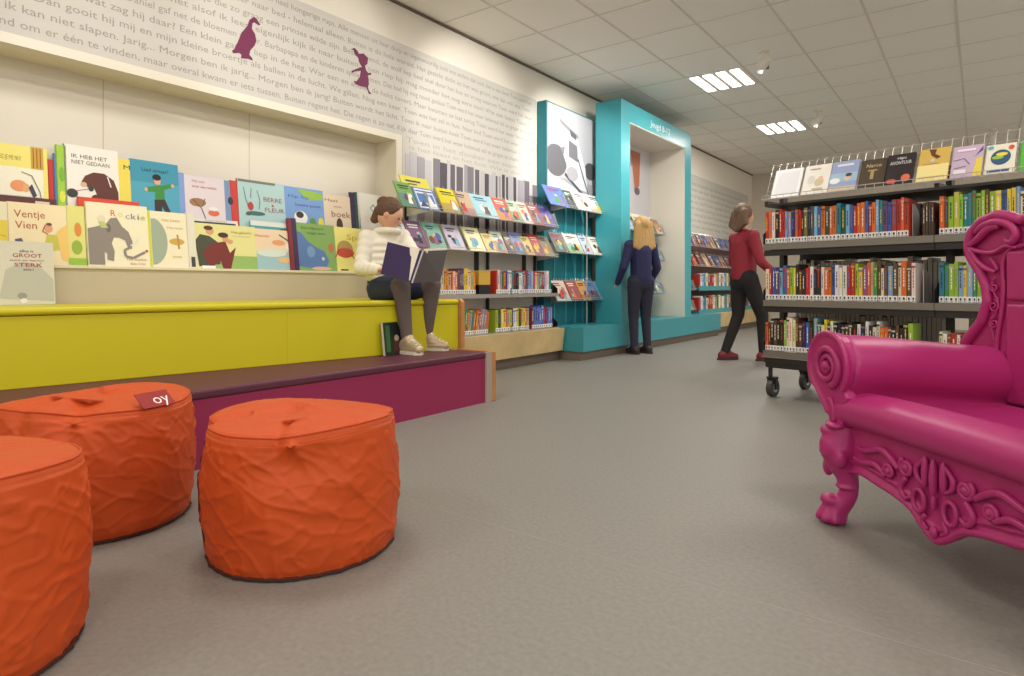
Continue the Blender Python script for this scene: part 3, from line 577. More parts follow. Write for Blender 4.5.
WY0, WY1, XF = 3.54, 5.40, -3.42
wu = empty('wall_shelving', (XW,WY0,0), label='wall-mounted metal shelving with wire racks right of the niche, on a pale wood plinth', cat='shelving')
def wbox(a, b, mb=None): return (mb or MB()).box((a[0]-XW,a[1]-WY0,a[2]), (b[0]-XW,b[1]-WY0,b[2]))
wbox((XW+.007,WY0,.10), (-3.43,WY1+.02,.327)).build('plinth', wu, WOOD)
m_ = MB(); m_.prism([(-3.43-XW,0,.10),(-3.395-XW,0,.10),(-3.37-XW,0,.327),(-3.43-XW,0,.327)], (0,WY1-WY0+.03,0)); m_.build('plinth_front', wu, WOOD)
wbox((XW+.01,WY0,0), (-3.465,WY1+.05,.10)).build('plinth_base', wu, KICK)
for z in (.335, .676):
    for y0, y1 in ((WY0,4.595),(4.605,WY1)):
        wbox((XW+.02,y0,z-.012), (-3.42,y1,z-.002)).build('shelf', wu, STEEL)
        wbox((-3.424,y0,z-.03), (-3.418,y1,z+.004)).build('shelf_lip', wu, mat((170,166,158), .35, metal=.4))
for y in (WY0+.02, 4.6, WY1-.02):
    wbox((XW+.008,y-.012,.33), (XW+.03,y+.012,1.6)).build('post', wu, DARK)
    m_ = MB()
    for z in (.335,.676): m_.prism([(XW+.02-XW,y-WY0,z-.03),(.295,y-WY0,z-.03),(.295,y-WY0,z+.05),(.2,y-WY0,z+.12),(.02,y-WY0,z+.14)], (0,.003,0))
    m_.build('bracket', wu, BLACK)
for y in (4.45, 5.2):
    wbox((XW+.0075,y-.03,.68), (XW+.012,y+.03,1.5)).build('back_strip', wu, BLACK)
wall_rack(wu, WY0, WY1, 1.345, XF); wall_rack(wu, WY0, WY1, 1.05, XF)
GA = 'face-out books on the upper wall rack'; GB = 'face-out books on the lower wall rack'
T1 = [(402,418,(120,170,90),'green and blue'),(444,464,(226,212,50),'bright yellow'),(461,477,(196,170,140),'tan'),(477,499,(160,200,210),'pale blue beach'),(499,514,(205,90,60),'red-orange'),(513,524,(190,205,180),'pale green'),(523,534,(225,215,195),'cream'),(533,545,(170,80,75),'dark red'),(545,556,(110,100,165),'violet')]
rack_book(412,440,1.345,XF,(232,222,90),'tall yellow book at the left of the upper wall rack, behind a blue book',GA,h=.30,dx=.012)
rack_book(419,440,1.345,XF,(110,140,195),'blue book with a white bird standing before the tall yellow book on the wall rack',GA,h=.2,items=[('r',(235,238,240),(.08,.06,.92,.94)),('r',(90,130,190),(.12,.3,.88,.72)),('p',(240,240,240),[(.5,.3),(.7,.7),(.8,.3)]),('r',(60,90,160),(.1,.8,.9,.86)),('p',(60,80,120),[(.1,.1),(.5,.12),(.3,.4)])])
for pl, pr, c, n in T1: rack_book(pl, pr, 1.345, XF, c, '%s book standing face-out on the upper wall rack beside the striped wall' % n, GA)
T2 = [(396,411,(205,215,205),'pale grey-green'),(412,428,(130,90,130),'purple and red'),(430,447,(130,185,165),'sea green'),(450,466,(205,195,215),'pale lilac'),(470,486,(236,232,180),'pale yellow'),(487,497,(225,200,120),'straw yellow'),(497,508,(200,215,195),'mint'),(509,516,(120,90,70),'brown'),(516,527,(120,150,200),'blue and white'),(526,535,(225,205,110),'yellow'),(535,545,(205,60,50),'bright red'),(545,555,(140,140,110),'olive')]
for pl, pr, c, n in T2: rack_book(pl, pr, 1.05, XF, c, '%s book standing face-out on the lower wall rack behind the reading girl' % n, GB)
GS = 'spine-out books on the wall shelving'
def wrow(y0, y1, z, cols, nm, **k): return row((XF, WY0, z), pi/2, y0-WY0, y1-WY0, cols, k.pop('hh', (.19,.225)), '%s of the wall shelving' % nm, GS, rnd=rnd, **k)
py_ = lambda px: onx(px, 300, XF).y
wrow(py_(438), py_(477), .676, [Ye,Ye,Cr,(200,170,60),Or,Ta,Or,Cr,Or,Br,Pu,(60,60,110)], 'upper shelf left group', wr=(.02,.036))
wrow(py_(497), py_(553), .676, [Rd,Cr,Ta,Gn,Rd,Pu,(200,200,220),Wh,Te,Bk,Bk,Wh,Wh,Lb,Rd,(100,90,110),(150,170,215),(140,165,215),(150,170,215)], 'upper shelf right group', wr=(.024,.04))
wrow(py_(452), py_(489), .335, [(190,90,60),(150,150,190),(150,140,140),Or,Gn,Gn,Rd,Ta,Gn,Or,Or,Ta], 'lower shelf left group', tilt=R(9), wr=(.022,.036))
wrow(py_(497), py_(530), .335, [Lg,Dg,Ye,Ye,Or,Ta,(190,190,90),Br,Wh,(230,215,215)], 'lower shelf right group', wr=(.024,.038))
wrow(py_(533), py_(554), .335, [(130,50,60),(90,110,190),(100,120,190),(90,110,190),(100,120,190),(90,110,190),(180,50,70)], 'lower shelf blue series', wr=(.028,.036))
t = empty('magazine_file', (XF, py_(480), .676), (0,0,pi/2), label='yellow and black magazine box between the spine books on the upper wall shelf', cat='magazine box')
m_ = MB(); m_.m(mat((205,165,60),.6)).box((0,.012,.085),(.155,.2,.20)).m(BLACK).box((0,.010,0),(.155,.2,.085)); m_.build('box_body', t); 
MB().box((.0,.008,.2),(.155,.2,.206)).build('top_edge', t, mat((222,205,60),.5))
for z, nm in ((.676,'upper'),(.335,'lower')):
    t = empty('bookend', (XF-.03, py_(554.5), z), (0,0,pi/2), label='black rounded bookend at the right end of the %s wall shelf' % nm, cat='bookend', group='black wall shelf bookends')
    MB().prism([(0,0,0),(0,.1,0),(0,.1,.07)]+[(0,.05+.05*cos(k*pi/8),.07+.05*sin(k*pi/8)) for k in range(1,8)]+[(0,0,.07)], (.02,0,0)).build('upright_plate', t, BLACK)
    MB().box((-.06,0,-.0015),(0,.1,.0)).build('foot_plate', t, BLACK)

# ------------------------------------------------------------ teal unit: photo panel, racks, portal
tu = empty('teal_display_unit', (XW,5.46,0), label='teal wall unit with a black and white photo panel, racks and a tall portal frame', cat='display unit')
def tbox(a, b, mb=None): return (mb or MB()).box((a[0]-XW,a[1]-5.46,a[2]), (b[0]-XW,b[1]-5.46,b[2]))
tbox((XW+.005,5.46,.09), (-3.17,9.6,.335)).build('plinth', tu, TEAL)
tbox((XW+.01,5.47,0), (-3.21,9.58,.09)).build('plinth_base', tu, KICK)
tbox((XW+.005,5.44,.335), (-3.63,6.45,2.675)).build('back_panel', tu, TEALD)
tbox((-3.63,5.44,1.62), (-3.60,6.45,2.675)).build('panel_header', tu, TEALD)
gg = lambda v: (v,v-3,v+2)
ph = tbox((-3.60,5.455,1.66), (-3.594,6.45,2.66)).build('photo_print', tu, mat(gg(196),.5))
m_ = MB(); items = [('r',gg(170),(0,0,1,.25)),('p',gg(210),[(0,.3),(.5,.18),(1,.1),(1,0),(0,0)]),('e',gg(110),(.16,.42,.22,.17)),('e',gg(90),(.9,.4,.14,.1)),('p',gg(150),[(.22,.88),(.62,.76),(.62,.72),(.26,.83)]),('p',gg(228),[(.3,.78),(.6,.72),(.78,.42),(.84,.15),(.55,.18),(.38,.4),(.24,.6)]),('p',gg(120),[(.42,.68),(.6,.64),(.62,.46),(.42,.5)]),('p',gg(95),[(.44,.8),(.58,.76),(.58,.7),(.46,.73)]),('l',gg(80),[(.34,.3),(.55,.2),(.8,.08)],.018),('l',gg(100),[(.62,.5),(.74,.3),(.86,.12)],.012),('p',gg(140),[(.24,.56),(.34,.6),(.32,.5)]),('e',gg(175),(.5,.32,.12,.08))]
am = art_mesh(.99, 1.0, items); am.build('photo_picture', tu, loc=(.1265,-.005,1.66), rot=(0,0,pi/2))
for y in (5.62, 5.85, 6.05, 6.22):
    tbox((-3.63,y-.01,.335), (-3.615,y+.01,1.6)).build('rail', tu, mat((70,165,175),.35))
for z in (1.57,1.10,.60): wall_rack(tu, 5.56, 6.40, z, -3.42)
# brackets poles
tbox((-3.45,6.0,.335), (-3.44,6.01,1.57)).build('wire_pole', tu, WIRE)
GT = 'face-out books on the teal racks'
TT = [(1.57,'top',[(550,569,(95,120,190),'blue with dark edge'),(569,577,(60,90,70),'black and green'),(578,592,(232,215,212),'white and red'),(593,607,(238,236,232),'white')]),
 (1.10,'middle',[(556,569,(135,115,120),'brown-grey'),(570,584,(232,222,205),'cream'),(585,593,(190,200,220),'blue-white'),(594,610,(240,232,220),'white with red edge')]),
 (.60,'bottom',[(557,571,(235,205,190),'pink and cream'),(572,582,(170,90,75),'brick red'),(583,591,(225,160,90),'orange'),(592,600,(120,155,210),'blue'),(601,610,(150,190,210),'light blue')])]
for z, nm, bs in TT:
    for pl, pr, c, n in bs: rack_book(pl, pr, z, -3.42, c, '%s book face-out on the %s teal rack under the photo panel' % (n, nm), GT)
# portal frame
PY0, PY1, PZ = 6.34, 8.45, 2.835
fr = MB(); IY0, IY1, IZ = 6.56, 8.23, 2.62
def pbx(a, b, mb): return tbox(a, b, mb)
pbx((-3.52,PY0,.335), (-3.2,IY0,PZ), fr); pbx((-3.52,IY1,.335), (-3.2,PY1,PZ), fr); pbx((-3.52,IY0,IZ), (-3.2,IY1,PZ), fr)
fr.build('portal_frame', tu, mat((66,160,170), .3))
li = MB(); pbx((XW+.01,IY1-.012,.335), (-3.205,IY1,IZ), li); pbx((XW+.01,IY0,IZ-.012), (-3.205,IY1,IZ), li); pbx((XW+.01,IY0,.335), (-3.205,IY0+.012,IZ), li)
li.build('portal_lining', tu, mat((226,220,205), .5))
tbox((XW+.005,PY0+.05,.335), (-3.52,PY1-.05,2.72)).build('portal_backing', tu, mat((214,204,184),.6)) if False else None
lg_ = MB(); lg_.m(mat((240,248,248), .5)).text('Jeugd 8-12', (.522, 7.12-5.46, 2.685), (0,1,0), (0,0,1), .11, width=.6); lg_.build('lettering', tu)
m_ = MB(); m_.m(mat(gg(205),.5))
tbox((XW+.008,IY0,1.5), (XW+.02,IY1,IZ-.01), m_); m_.build('portal_photo', tu)
items = [('r',(160,158,165),(.0,.78,.7,.86)),('r',(90,85,95),(.3,.86,.62,.95)),('p',(186,110,80),[(.62,.98),(.8,.98),(.78,.55),(.7,.5)]),('e',(110,90,110),(.74,.48,.05,.05)),('p',(220,185,165),[(.1,.5),(.3,.48),(.6,.3),(.66,.15),(.5,.14),(.3,.36),(.1,.42)]),('p',gg(80),[(.02,.46),(.4,.42),(.4,.36),(.02,.38)]),('p',gg(70),[(.3,.34),(.5,.2),(.7,.1),(.3,.06)]),('e',gg(120),(.2,.2,.18,.12))]
art_mesh(IY1-IY0, 1.05, items).build('portal_picture', tu, loc=(.021,IY0-5.46,1.52), rot=(0,0,pi/2))
tbox((XW+.006,IY0,.335), (XW+.012,IY1,1.5)).build('portal_backing', tu, TEALD)
for z in (1.45,1.10,.66): wall_rack(tu, IY0+.1, IY1-.12, z, -3.42)
GP_ = 'face-out books inside the teal portal'
rp = random.Random(5)
pcs = [(120,150,165),(210,190,150),(90,70,60),(170,140,100),(70,90,110)]
for z, nm in ((1.45,'top'),(1.10,'middle'),(.66,'bottom')):
    for k in range(5):
        c = pcs[(k+int(z*10)) % 5]; y = IY0+.14+k*.29
        face_book((-3.432, y, z), (-R(28),0,pi/2), .2, .23, .009, c, rand_items(rp, c), '%s book, %s from the left on the %s rack inside the teal portal' % (cname(c), ordn(k), nm), GP_, name='display_book')

# ------------------------------------------------------------ far wall unit past the portal
fu = empty('far_shelving', (XW,8.6,0), label='distant teal and wood wall shelving past the portal, behind the walking child', cat='shelving')
def fbox(a, b): return MB().box((a[0]-XW,a[1]-8.6,a[2]), (b[0]-XW,b[1]-8.6,b[2]))
fbox((XW+.01,9.62,.1), (-3.3,12.9,.32)).build('plinth', fu, WOOD)
fbox((XW+.02,9.64,0), (-3.36,12.9,.1)).build('plinth_base', fu, KICK)
fbox((XW+.004,8.6,.335), (XW+.01,12.9,1.5)).build('back_panel', fu, mat((120,90,84),.6))
for z in (.36,.72): 
    fbox((XW+.02,9.3,z-.02), (-3.4,12.3,z)).build('shelf', fu, TEAL); fbox((-3.405,9.3,z-.04), (-3.395,12.3,z+.03)).build('shelf_lip', fu, TEAL)
for z in (1.06,1.36): wall_rack(fu, 8.6, 12.2, z, -3.42)
for z in (.70,.40): wall_rack(fu, 8.6, 9.25, z, -3.42)
rq = random.Random(9)
fc = [(140,70,60),(110,90,100),(90,110,160),(170,150,130),(120,60,60),(70,80,120),(190,170,150)]
for z, nm in ((1.06,'lower'),(1.36,'upper')):
    for k in range(13):
        c = rq.choice(fc); face_book((-3.432, 8.65+k*.27, z), (-R(28),0,pi/2), .2, .22, .009, c, rand_items(rq, c), '%s book, %s from the left on the %s rack of the distant wall shelving' % (cname(c), ordn(k), nm), 'face-out books on the distant shelving', name='display_book')
for z in (.70,.40):
    for k in range(2):
        c = rq.choice(fc); face_book((-3.432, 8.66+k*.3, z), (-R(28),0,pi/2), .22, .24, .009, c, rand_items(rq, c), '%s book, %s on the %s short rack just right of the teal portal' % (cname(c), ordn(k), 'upper' if z > .5 else 'lower'), 'face-out books on the distant shelving', name='display_book')
for z, nm in ((.72,'upper'),(.36,'lower')):
    row((-3.4,9.3,z+.001), pi/2, .03, 1.6, [Rd,Wh,Lb,Te,Cr,Br,Rd,(150,60,60),Wh,Ta,Gn,Wh], (.2,.25), '%s teal shelf behind the walking child' % nm, 'spine-out books on the distant teal shelves', rnd=rq, wr=(.06,.1), label_on=False)
t = props(MB().box((0,0,0),(.05,.12,.85)).build('wall_banner', None, mat((110,58,52),.6), loc=(XW+.005,8.75,1.6)), 'dark red-brown narrow vertical panel on the wall just right of the teal portal', 'banner')
m2 = empty('wall_mural', (XW,11,1.6), label='distant pale wall panel printed with grey text lines past the teal portal', cat='mural')
MB().box((0,-2.1,-.1),(.003,1.9,.95)).build('wallpaper', m2, MURAL)
l2 = MB(); l2.m(INK)
for k in range(9): l2.text(LINES[k][:70], (.0036,-2.0,.0+.098*k), (0,1,0), (0,0,1), .075, width=3.6+.2*(k%2))
l2.build('lettering', m2)

# ------------------------------------------------------------ bean bags
ORG = mat((198,78,26), .56, spec=.34)
def crease(m):
    nt = m.node_tree; b = nt.nodes['Principled BSDF']; tc = nt.nodes.new('ShaderNodeTexCoord')
    mp = nt.nodes.new('ShaderNodeMapping'); mp.inputs['Scale'].default_value = (1, 1, 1.7); mp.inputs['Rotation'].default_value = (.5, .4, 0)
    n = nt.nodes.new('ShaderNodeTexNoise'); n.noise_type = 'RIDGED_MULTIFRACTAL'; n.inputs['Scale'].default_value = 3.2; n.inputs['Detail'].default_value = 3; n.inputs['Distortion'].default_value = .8
    n2 = nt.nodes.new('ShaderNodeTexNoise'); n2.inputs['Scale'].default_value = 9; n2.inputs['Detail'].default_value = 2
    bp = nt.nodes.new('ShaderNodeBump'); bp.inputs['Strength'].default_value = .5; bp.inputs['Distance'].default_value = .012
    b2 = nt.nodes.new('ShaderNodeBump'); b2.inputs['Strength'].default_value = .4; b2.inputs['Distance'].default_value = .02
    L = nt.links.new; L(tc.outputs['Object'], mp.inputs['Vector']); L(mp.outputs['Vector'], n.inputs['Vector']); L(tc.outputs['Object'], n2.inputs['Vector'])
    L(n2.outputs['Fac'], b2.inputs['Height']); L(n.outputs['Fac'], bp.inputs['Height']); L(b2.outputs['Normal'], bp.inputs['Normal']); L(bp.outputs['Normal'], b.inputs['Normal'])
crease(ORG)
def beanbag(cx, cy, rot, label, seed, dents, r=.262, H=.384):
    t = empty('bean_bag', (cx, cy, 0), (0,0,rot), label=label, cat='bean bag', group='orange bean bags')
    N = 320; NZ = 72; prof = []; cr = random.Random(int(seed*10)); segs = []
    for ta, w_, dz, amt in dents[:1]:
        for da, dzz, q in ((.42,-.05,.008),(-.40,-.06,.008),(.30,-.13,.009),(-.22,-.15,.007),(.9,-.02,.004),(-.8,-.025,.004)):
            segs.append((ta, H-.03, ta+da, H-.03+dzz, q))
    for _ in range(38):
        t0, z0 = cr.uniform(0, 2*pi), cr.uniform(.03, H-.06); L0 = cr.uniform(.18, .6); sl = cr.uniform(-.55, .55)
        segs.append((t0, z0, t0+L0*cos(sl), z0+L0*r*sin(sl)*1.2, cr.choice((1,-1,1))*cr.uniform(.0015,.0036)))
    for k in range(6): prof.append((r*(.965+.035*k/5), .006*k))
    for k in range(1, NZ): z = .03+(H-.055)*k/NZ; prof.append((r*(1.0+.035*sin(pi*k/NZ)), z))
    for k in range(0, 7): a = k/6*pi/2; prof.append((r*1.0-.022+.022*cos(a)*1.0, H-.03+.024*sin(a)))
    for k in range(1, 24): q = 1-k/24; prof.append((r*.92*q, H-.006+.02*(1-q**2)))
    def disp(x, y, z, th, rr):
        s = 0
        p = Vector((x*3.2+seed, y*3.2, z*4.5))
        n1 = noise.noise(p*2.2); n2 = 1-abs(noise.noise(p*3.6+Vector((9,3,1))))*2; n3 = 1-abs(noise.noise(Vector((th*1.7+seed, z*12+th*2.0, seed))))*2
        side = 1 if z < H-.05 else .35
        n4 = 1-abs(noise.noise(Vector((x*9+seed, y*9, z*16+x*6))))*2; s += side*(.005*n1+.004*max(0,n2)**6+.0045*max(0,n3)**8+.0028*max(0,n4)**8)
        if rr > r*.9:
            for t0, z0, t1, z1, q in segs:
                a0 = ((th-t0+pi) % (2*pi)-pi)*r; bx, bz = (t1-t0)*r, z1-z0; pz_ = z-z0; LL = bx*bx+bz*bz
                u = max(0, min(1, (a0*bx+pz_*bz)/LL)); dd = sqrt((a0-u*bx)**2+(pz_-u*bz)**2)
                if dd < .04: s += q*math.exp(-dd/.011)*(1-.75*u)*min(1, max(0, (H-z)/.03))
        return s
    rings = []
    for (pr, pz) in prof:
        ring = []
        for j in range(N):
            th = 2*pi*j/N; x, y = pr*cos(th), pr*sin(th); z = pz
            d = disp(x, y, z, th, pr); k_ = (pr+d)/pr if pr > .02 else 1
            x *= k_; y *= k_
            if pr < r*.95: z += d*.9
            z *= 1
            for (ta, w_, dz, amt) in dents:      # pinched folds at the rim
                da = (th-ta+pi) % (2*pi)-pi; g = math.exp(-(da/w_)**2)*math.exp(-((z-H+dz)/.075)**2)
                if pr > r*.55: x -= cos(th)*amt*g; y -= sin(th)*amt*g; z -= amt*.35*g
            z += .010*sin(2*th+seed)*max(0, (pz/H))**3
            ring.append((x, y, max(z, .001)))
        rings.append(ring)
    m_ = MB(); m_.rings(rings); body = m_.build('cover', t, ORG, smooth=True, angle=0)
    # piping around the top and bottom rims
    idx = 6+NZ-1+3; pts = [Vector(p)+Vector((0,0,.002)) for p in rings[idx]]+[Vector(rings[idx][0])+Vector((0,0,.002))]
    MB().tube(pts, .0032, 6, cap=False).build('top_seam', t, ORG, smooth=True)
    pts = [Vector(p) for p in rings[1]]+[Vector(rings[1][0])]
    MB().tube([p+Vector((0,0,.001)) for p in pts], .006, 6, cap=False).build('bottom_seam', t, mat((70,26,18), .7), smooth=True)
    return t, rings
def C2(X, Z): return (X*cos(TH)-Z*sin(TH), X*sin(TH)+Z*cos(TH))
toc = lambda cx, cy: math.atan2(-cy, -cx)
c1 = C2(-.610, 1.848); c2 = C2(-1.335, 2.04); c3 = C2(-1.166, 1.25)
b1, r1 = beanbag(*c1, 0, 'orange bean bag standing alone in front, centre-left of the floor', 1.3, [(toc(*c1)-.12, .36, .075, .032), (toc(*c1)-.3, .10, .0, .022), (toc(*c1)+1.35, .12, .02, .02), (toc(*c1)-1.5, .12, .02, .02)])
b2, r2 = beanbag(*c2, 0, 'orange bean bag with a dark red tag, against the magenta bench', 4.1, [(toc(*c2)-.25, .25, .0, .05), (toc(*c2)-.9, .16, .0, .03)], r=.264, H=.397)
b3, r3 = beanbag(*c3, 0, 'orange bean bag cut off by the left edge of the frame, nearest the viewer', 7.7, [(toc(*c3)-.3, .2, .01, .02)], H=.402)
# dark zip at the left of bag one
zj = int((toc(*c1)-1.42) % (2*pi)/(2*pi)*320)
MB().tube([Vector(r1[i][zj])*1.004 for i in range(4, 80)], .004, 6).build('zip', b1, mat((80,22,16), .6), smooth=True)
# tag on bag two
ta = toc(*c2)+.62
tg = MB(); e1 = Vector((-sin(ta), cos(ta), 0)); nrm = Vector((cos(ta), sin(ta), 0)); cc = nrm*.236+Vector((0,0,.403))
dv = (nrm*.7-Vector((0,0,.62))).normalized()
n3 = e1.cross(dv).normalized()
if n3.z < 0: n3 = -n3
A = cc-e1*.055+n3*.004; tg.m(mat((150,28,26), .5)); tg.prism([A-dv*.02, A+e1*.11-dv*.02, A+e1*.11+dv*.04, A+dv*.04], n3*.002)
tg.m(mat((245,240,235), .5)); tg.text('oy', A+e1*.042+dv*.03+n3*.0026, e1, -dv, .055, width=.055)
tg.build('tag', b2)

# ------------------------------------------------------------ magenta armchair
PM = mat((172,44,110), .40, spec=.45)
P0 = C2(1.02, 2.01)
ch = empty('armchair', (P0[0], P0[1], 0), (0,0,R(6.5)+TH), label='glossy magenta plastic baroque armchair with scrolled arms at the right edge', cat='armchair')
def Q(d, s, z): return Vector((d, -s, z))
SW = .83                                   # width of the chair between the outer arm centres
def mir(s, k): return s if k == 0 else SW-s
def spiral(c, r0, r1, turns, d, n=40, k=0, start=0.0, sg=1):
    out = []
    for i in range(n+1):
        q = i/n; a = start+sg*q*turns*2*pi; rr_ = r0+(r1-r0)*q
        out.append(Q(d, mir(c[0]+rr_*cos(a), k), c[1]+rr_*sin(a)))
    return out
# seat
m_ = MB()
prof = [(.50,.30),(.50,.385),(.40,.385),(.25,.388),(.15,.398),(.09,.408),(.05,.41),(.015,.40),(-.012,.378),(-.015,.35),(.0,.328),(.03,.315),(.08,.31)]
L_ = 24
prof = [(.50,.30),(.50,.385),(.40,.385),(.25,.388),(.16,.398),(.10,.413),(.06,.421),(.02,.417),(-.012,.402),(-.028,.378),(-.026,.350),(-.008,.328),(.03,.315),(.08,.31)]
rs = []
for i in range(L_+1):
    s = .03+(SW-.06)*i/L_; q = abs(2*i/L_-1); sag = .012*(1-q**4); rs.append([Q(d*(1) + (.02*max(0,q-.8)*5*0), s, z-(.012*(q**6)) + (.006 if z > .36 else 0) - (.014*(1-q**2) if z > .36 and d > .1 else 0)) for d, z in prof])
m_.rings(rs).build('seat', ch, PM, smooth=True, angle=60)
# arms
for k in (0, 1):
    m_ = MB()
    pth = [(.0,.02,.498,.100),(.10,.02,.495,.098),(.25,.02,.483,.096),(.40,.02,.468,.096),(.56,.02,.455,.098),(.62,.02,.45,.09)]
    m_.tube([Q(d, mir(s,k), z) for d, s, z, r in pth], [r for *_, r in pth], 32)
    o = [(-.035,.47),(.105,.47),(.085,.40),(.095,.34),(.10,.26),(-.02,.26),(-.0,.34),(-.005,.40)]
    m_.prism([Q(.02, mir(s,k), z) for s, z in o], (.6,0,0))
    m_.build('arm', ch, PM, remesh=.009, sm=6)
    # scroll face
    m_ = MB(); 
    fo = [(.014+.096*cos(a), .498+.104*sin(a)) for a in [R(x_) for x_ in range(-40, 221, 13)]]
    fo += [(-.045,.42),(-.012,.385),(.012,.35),(.018,.315),(.078,.315),(.088,.36),(.105,.41)]
    m_.prism([Q(-.022, mir(s,k), z) for s, z in fo], (.04,0,0))
    m_.stube([Q(-.024, mir(s,k), z) for s, z in fo[:21]], .009, 8)
    m_.stube([Q(-.024, mir(s,k), z) for s, z in fo[20:24]]+[], .007, 8)
    m_.build('scroll_front', ch, PM, remesh=.005, sm=3)
    m_ = MB(); m_.tube(spiral((.014,.498), .066, .012, 2.2, -.026, 60, k, R(-70)), [.012-.006*i/60 for i in range(61)], 8)
    m_.ell(Q(-.028, mir(.014,k), .498), (.014,.016,.016))
    m_.stube([Q(-.025, mir(s,k), z) for s, z in ((.03,.40),(.045,.37),(.05,.33))], [.010,.008,.007], 8)
    m_.ell(Q(-.02, mir(.05,k), .318), (.03,.034,.012))
    m_.build('spiral_moulding', ch, PM, smooth=True, angle=0)
# legs
for k in (0, 1):
    m_ = MB()
    lg = [(.02,.035,.32,.050),(.015,.032,.28,.055),(.008,.03,.24,.060),(.012,.035,.20,.048),(.022,.042,.16,.034),(.028,.046,.12,.027),(.022,.04,.085,.028),(.005,.02,.05,.036),(-.0,.012,.025,.040),(-.0,.012,.002,.036)]
    m_.stube([Q(d, mir(s,k), z) for d, s, z, r in lg], [r for *_, r in lg], 20)
    for a in (-60,-20,20,60):
        dx, ds = cos(R(a)), sin(R(a)); m_.cap(Q(-.0-dx*.018, mir(.012+ds*.02,k), .055), Q(-dx*.042, mir(.012+ds*.042,k), .02), .015, .013)
    m_.ell(Q(-.012, mir(.012,k), .075), (.03,.035,.02)); m_.ell(Q(-.03, mir(.03,k), .245), (.025,.035,.045)); m_.ell(Q(-.02, mir(.075,k), .22), (.02,.02,.03))
    m_.ell(Q(-.018, mir(.02,k), .295), (.03,.035,.018)); m_.ell(Q(-.01, mir(.0,k), .18), (.02,.014,.035))
    m_.stube([Q(-.022,mir(.06,k),.29), Q(-.034,mir(.04,k),.27), Q(-.036,mir(.01,k),.25), Q(-.03,mir(-.01,k),.22)], .007, 8)
    m_.ell(Q(.02, mir(.045,k), .125), (.034,.034,.008))
    m_.build('leg', ch, PM, remesh=.0045, sm=3)
    m_ = MB(); m_.stube([Q(.58,mir(.03,k),.30), Q(.60,mir(.03,k),.2), Q(.64,mir(.02,k),.1), Q(.66,mir(.02,k),.0)], [.045,.035,.028,.032], 16)
    m_.build('leg', ch, PM, smooth=True)
# apron with carved relief
bot = [(.03,.15),(.07,.175),(.118,.186),(.16,.184),(.20,.178),(.25,.172),(.293,.164),(.335,.150),(.375,.118),(.415,.098)]
full = bot+[(SW-s, z) for s, z in bot[::-1][1:]]
m_ = MB(); m_.prism([Q(.012, s, z) for s, z in full+[(SW-.03,.335),(.03,.335)]], (.03,0,0))
m_.stube([Q(.010, s, z+.006) for s, z in full], .011, 8)
m_.stube([Q(.006, s, z+.034) for s, z in full[1:-1]], .0035, 6)
m_.build('apron', ch, PM, remesh=.005, sm=2)
for k in (0, 1):
    m_ = MB()
    m_.tube(spiral((.319,.262), .024, .006, 1.6, .004, 30, k, R(120)), .0065, 8); m_.ell(Q(.002, mir(.319,k), .262), (.009,.010,.010))
    m_.tube(spiral((.252,.232), .020, .005, 1.5, .004, 30, k, R(200), -1), .006, 8); m_.ell(Q(.002, mir(.252,k), .232), (.008,.009,.009))
    m_.stube([Q(.004, mir(s*1.12,k), z) for s, z in ((.26,.25),(.235,.27),(.20,.285),(.16,.272),(.13,.262),(.10,.268))], [.008,.010,.010,.009,.007,.003], 8)
    m_.stube([Q(.004, mir(s*1.12,k), z) for s, z in ((.215,.215),(.18,.235),(.15,.232),(.12,.225),(.09,.232))], [.007,.009,.009,.006,.003], 8)
    m_.stube([Q(.004, mir(s*1.12,k), z) for s, z in ((.285,.235),(.265,.205),(.28,.18),(.30,.19))], [.007,.009,.007,.004], 8)
    m_.stube([Q(.003, mir(.364+.020*cos(a),k), .19+.028*sin(a)) for a in [i*pi/10 for i in range(21)]], .006, 8)
    m_.stube([Q(.004, mir(s*1.12,k), z) for s, z in ((.345,.16),(.335,.14),(.352,.125))], [.007,.006,.004], 8)
    m_.ell(Q(.004, mir(.385,k), .27), (.010,.010,.042)); m_.stube([Q(.004, mir(s*1.12,k), z) for s, z in ((.34,.30),(.318,.275),(.32,.25),(.34,.235))], [.005,.007,.007,.004], 8)
    m_.build('carved_relief', ch, PM, smooth=True, angle=0)
m_ = MB()
m_.ell(Q(.002, SW/2, .262), (.012,.009,.05)); m_.ell(Q(.003, SW/2, .125), (.010,.012,.016)); m_.ell(Q(.003, SW/2, .2), (.008,.006,.022))
m_.build('carved_relief', ch, PM, smooth=True, angle=0)
# backrest
wing = [(.0,.30),(-.03,.42),(-.075,.55),(-.045,.585),(-.002,.635),(.02,.70),(.014,.753),(-.012,.803),(-.046,.85),(-.056,.888),(-.042,.93),(-.002,.964),(.055,.978),(.10,.968),(.14,.952),(.18,.965),(.24,1.0),(.33,1.05),(.415,1.075)]
fullb = wing+[(SW-s, z) for s, z in wing[::-1][1:]]
m_ = MB(); m_.prism([Q(.535, s, z) for s, z in fullb], (.075,0,0))
m_.build('backrest', ch, PM, remesh=.008, sm=4)
m_ = MB(); m_.stube([Q(.53, s, z) for s, z in fullb[2:-2]], .017, 10)
inner = [(.05,.50),(.055,.58),(.07,.66),(.078,.74),(.075,.82),(.10,.865),(.15,.875),(.22,.89),(.32,.93),(.415,.95)]
fi = inner+[(SW-s, z) for s, z in inner[::-1][1:]]
m_.stube([Q(.53, s, z) for s, z in fi], .008, 8)
m_.build('back_rim', ch, PM, remesh=.005, sm=3)
for z0, z1 in ((.38,.695),(.705,.86)):
    m_ = MB(); m_.box(Q(.522,.09,z0), Q(.55,SW-.09,z1)); m_.build('back_cushion', ch, PM, bevel=.01, smooth=True)
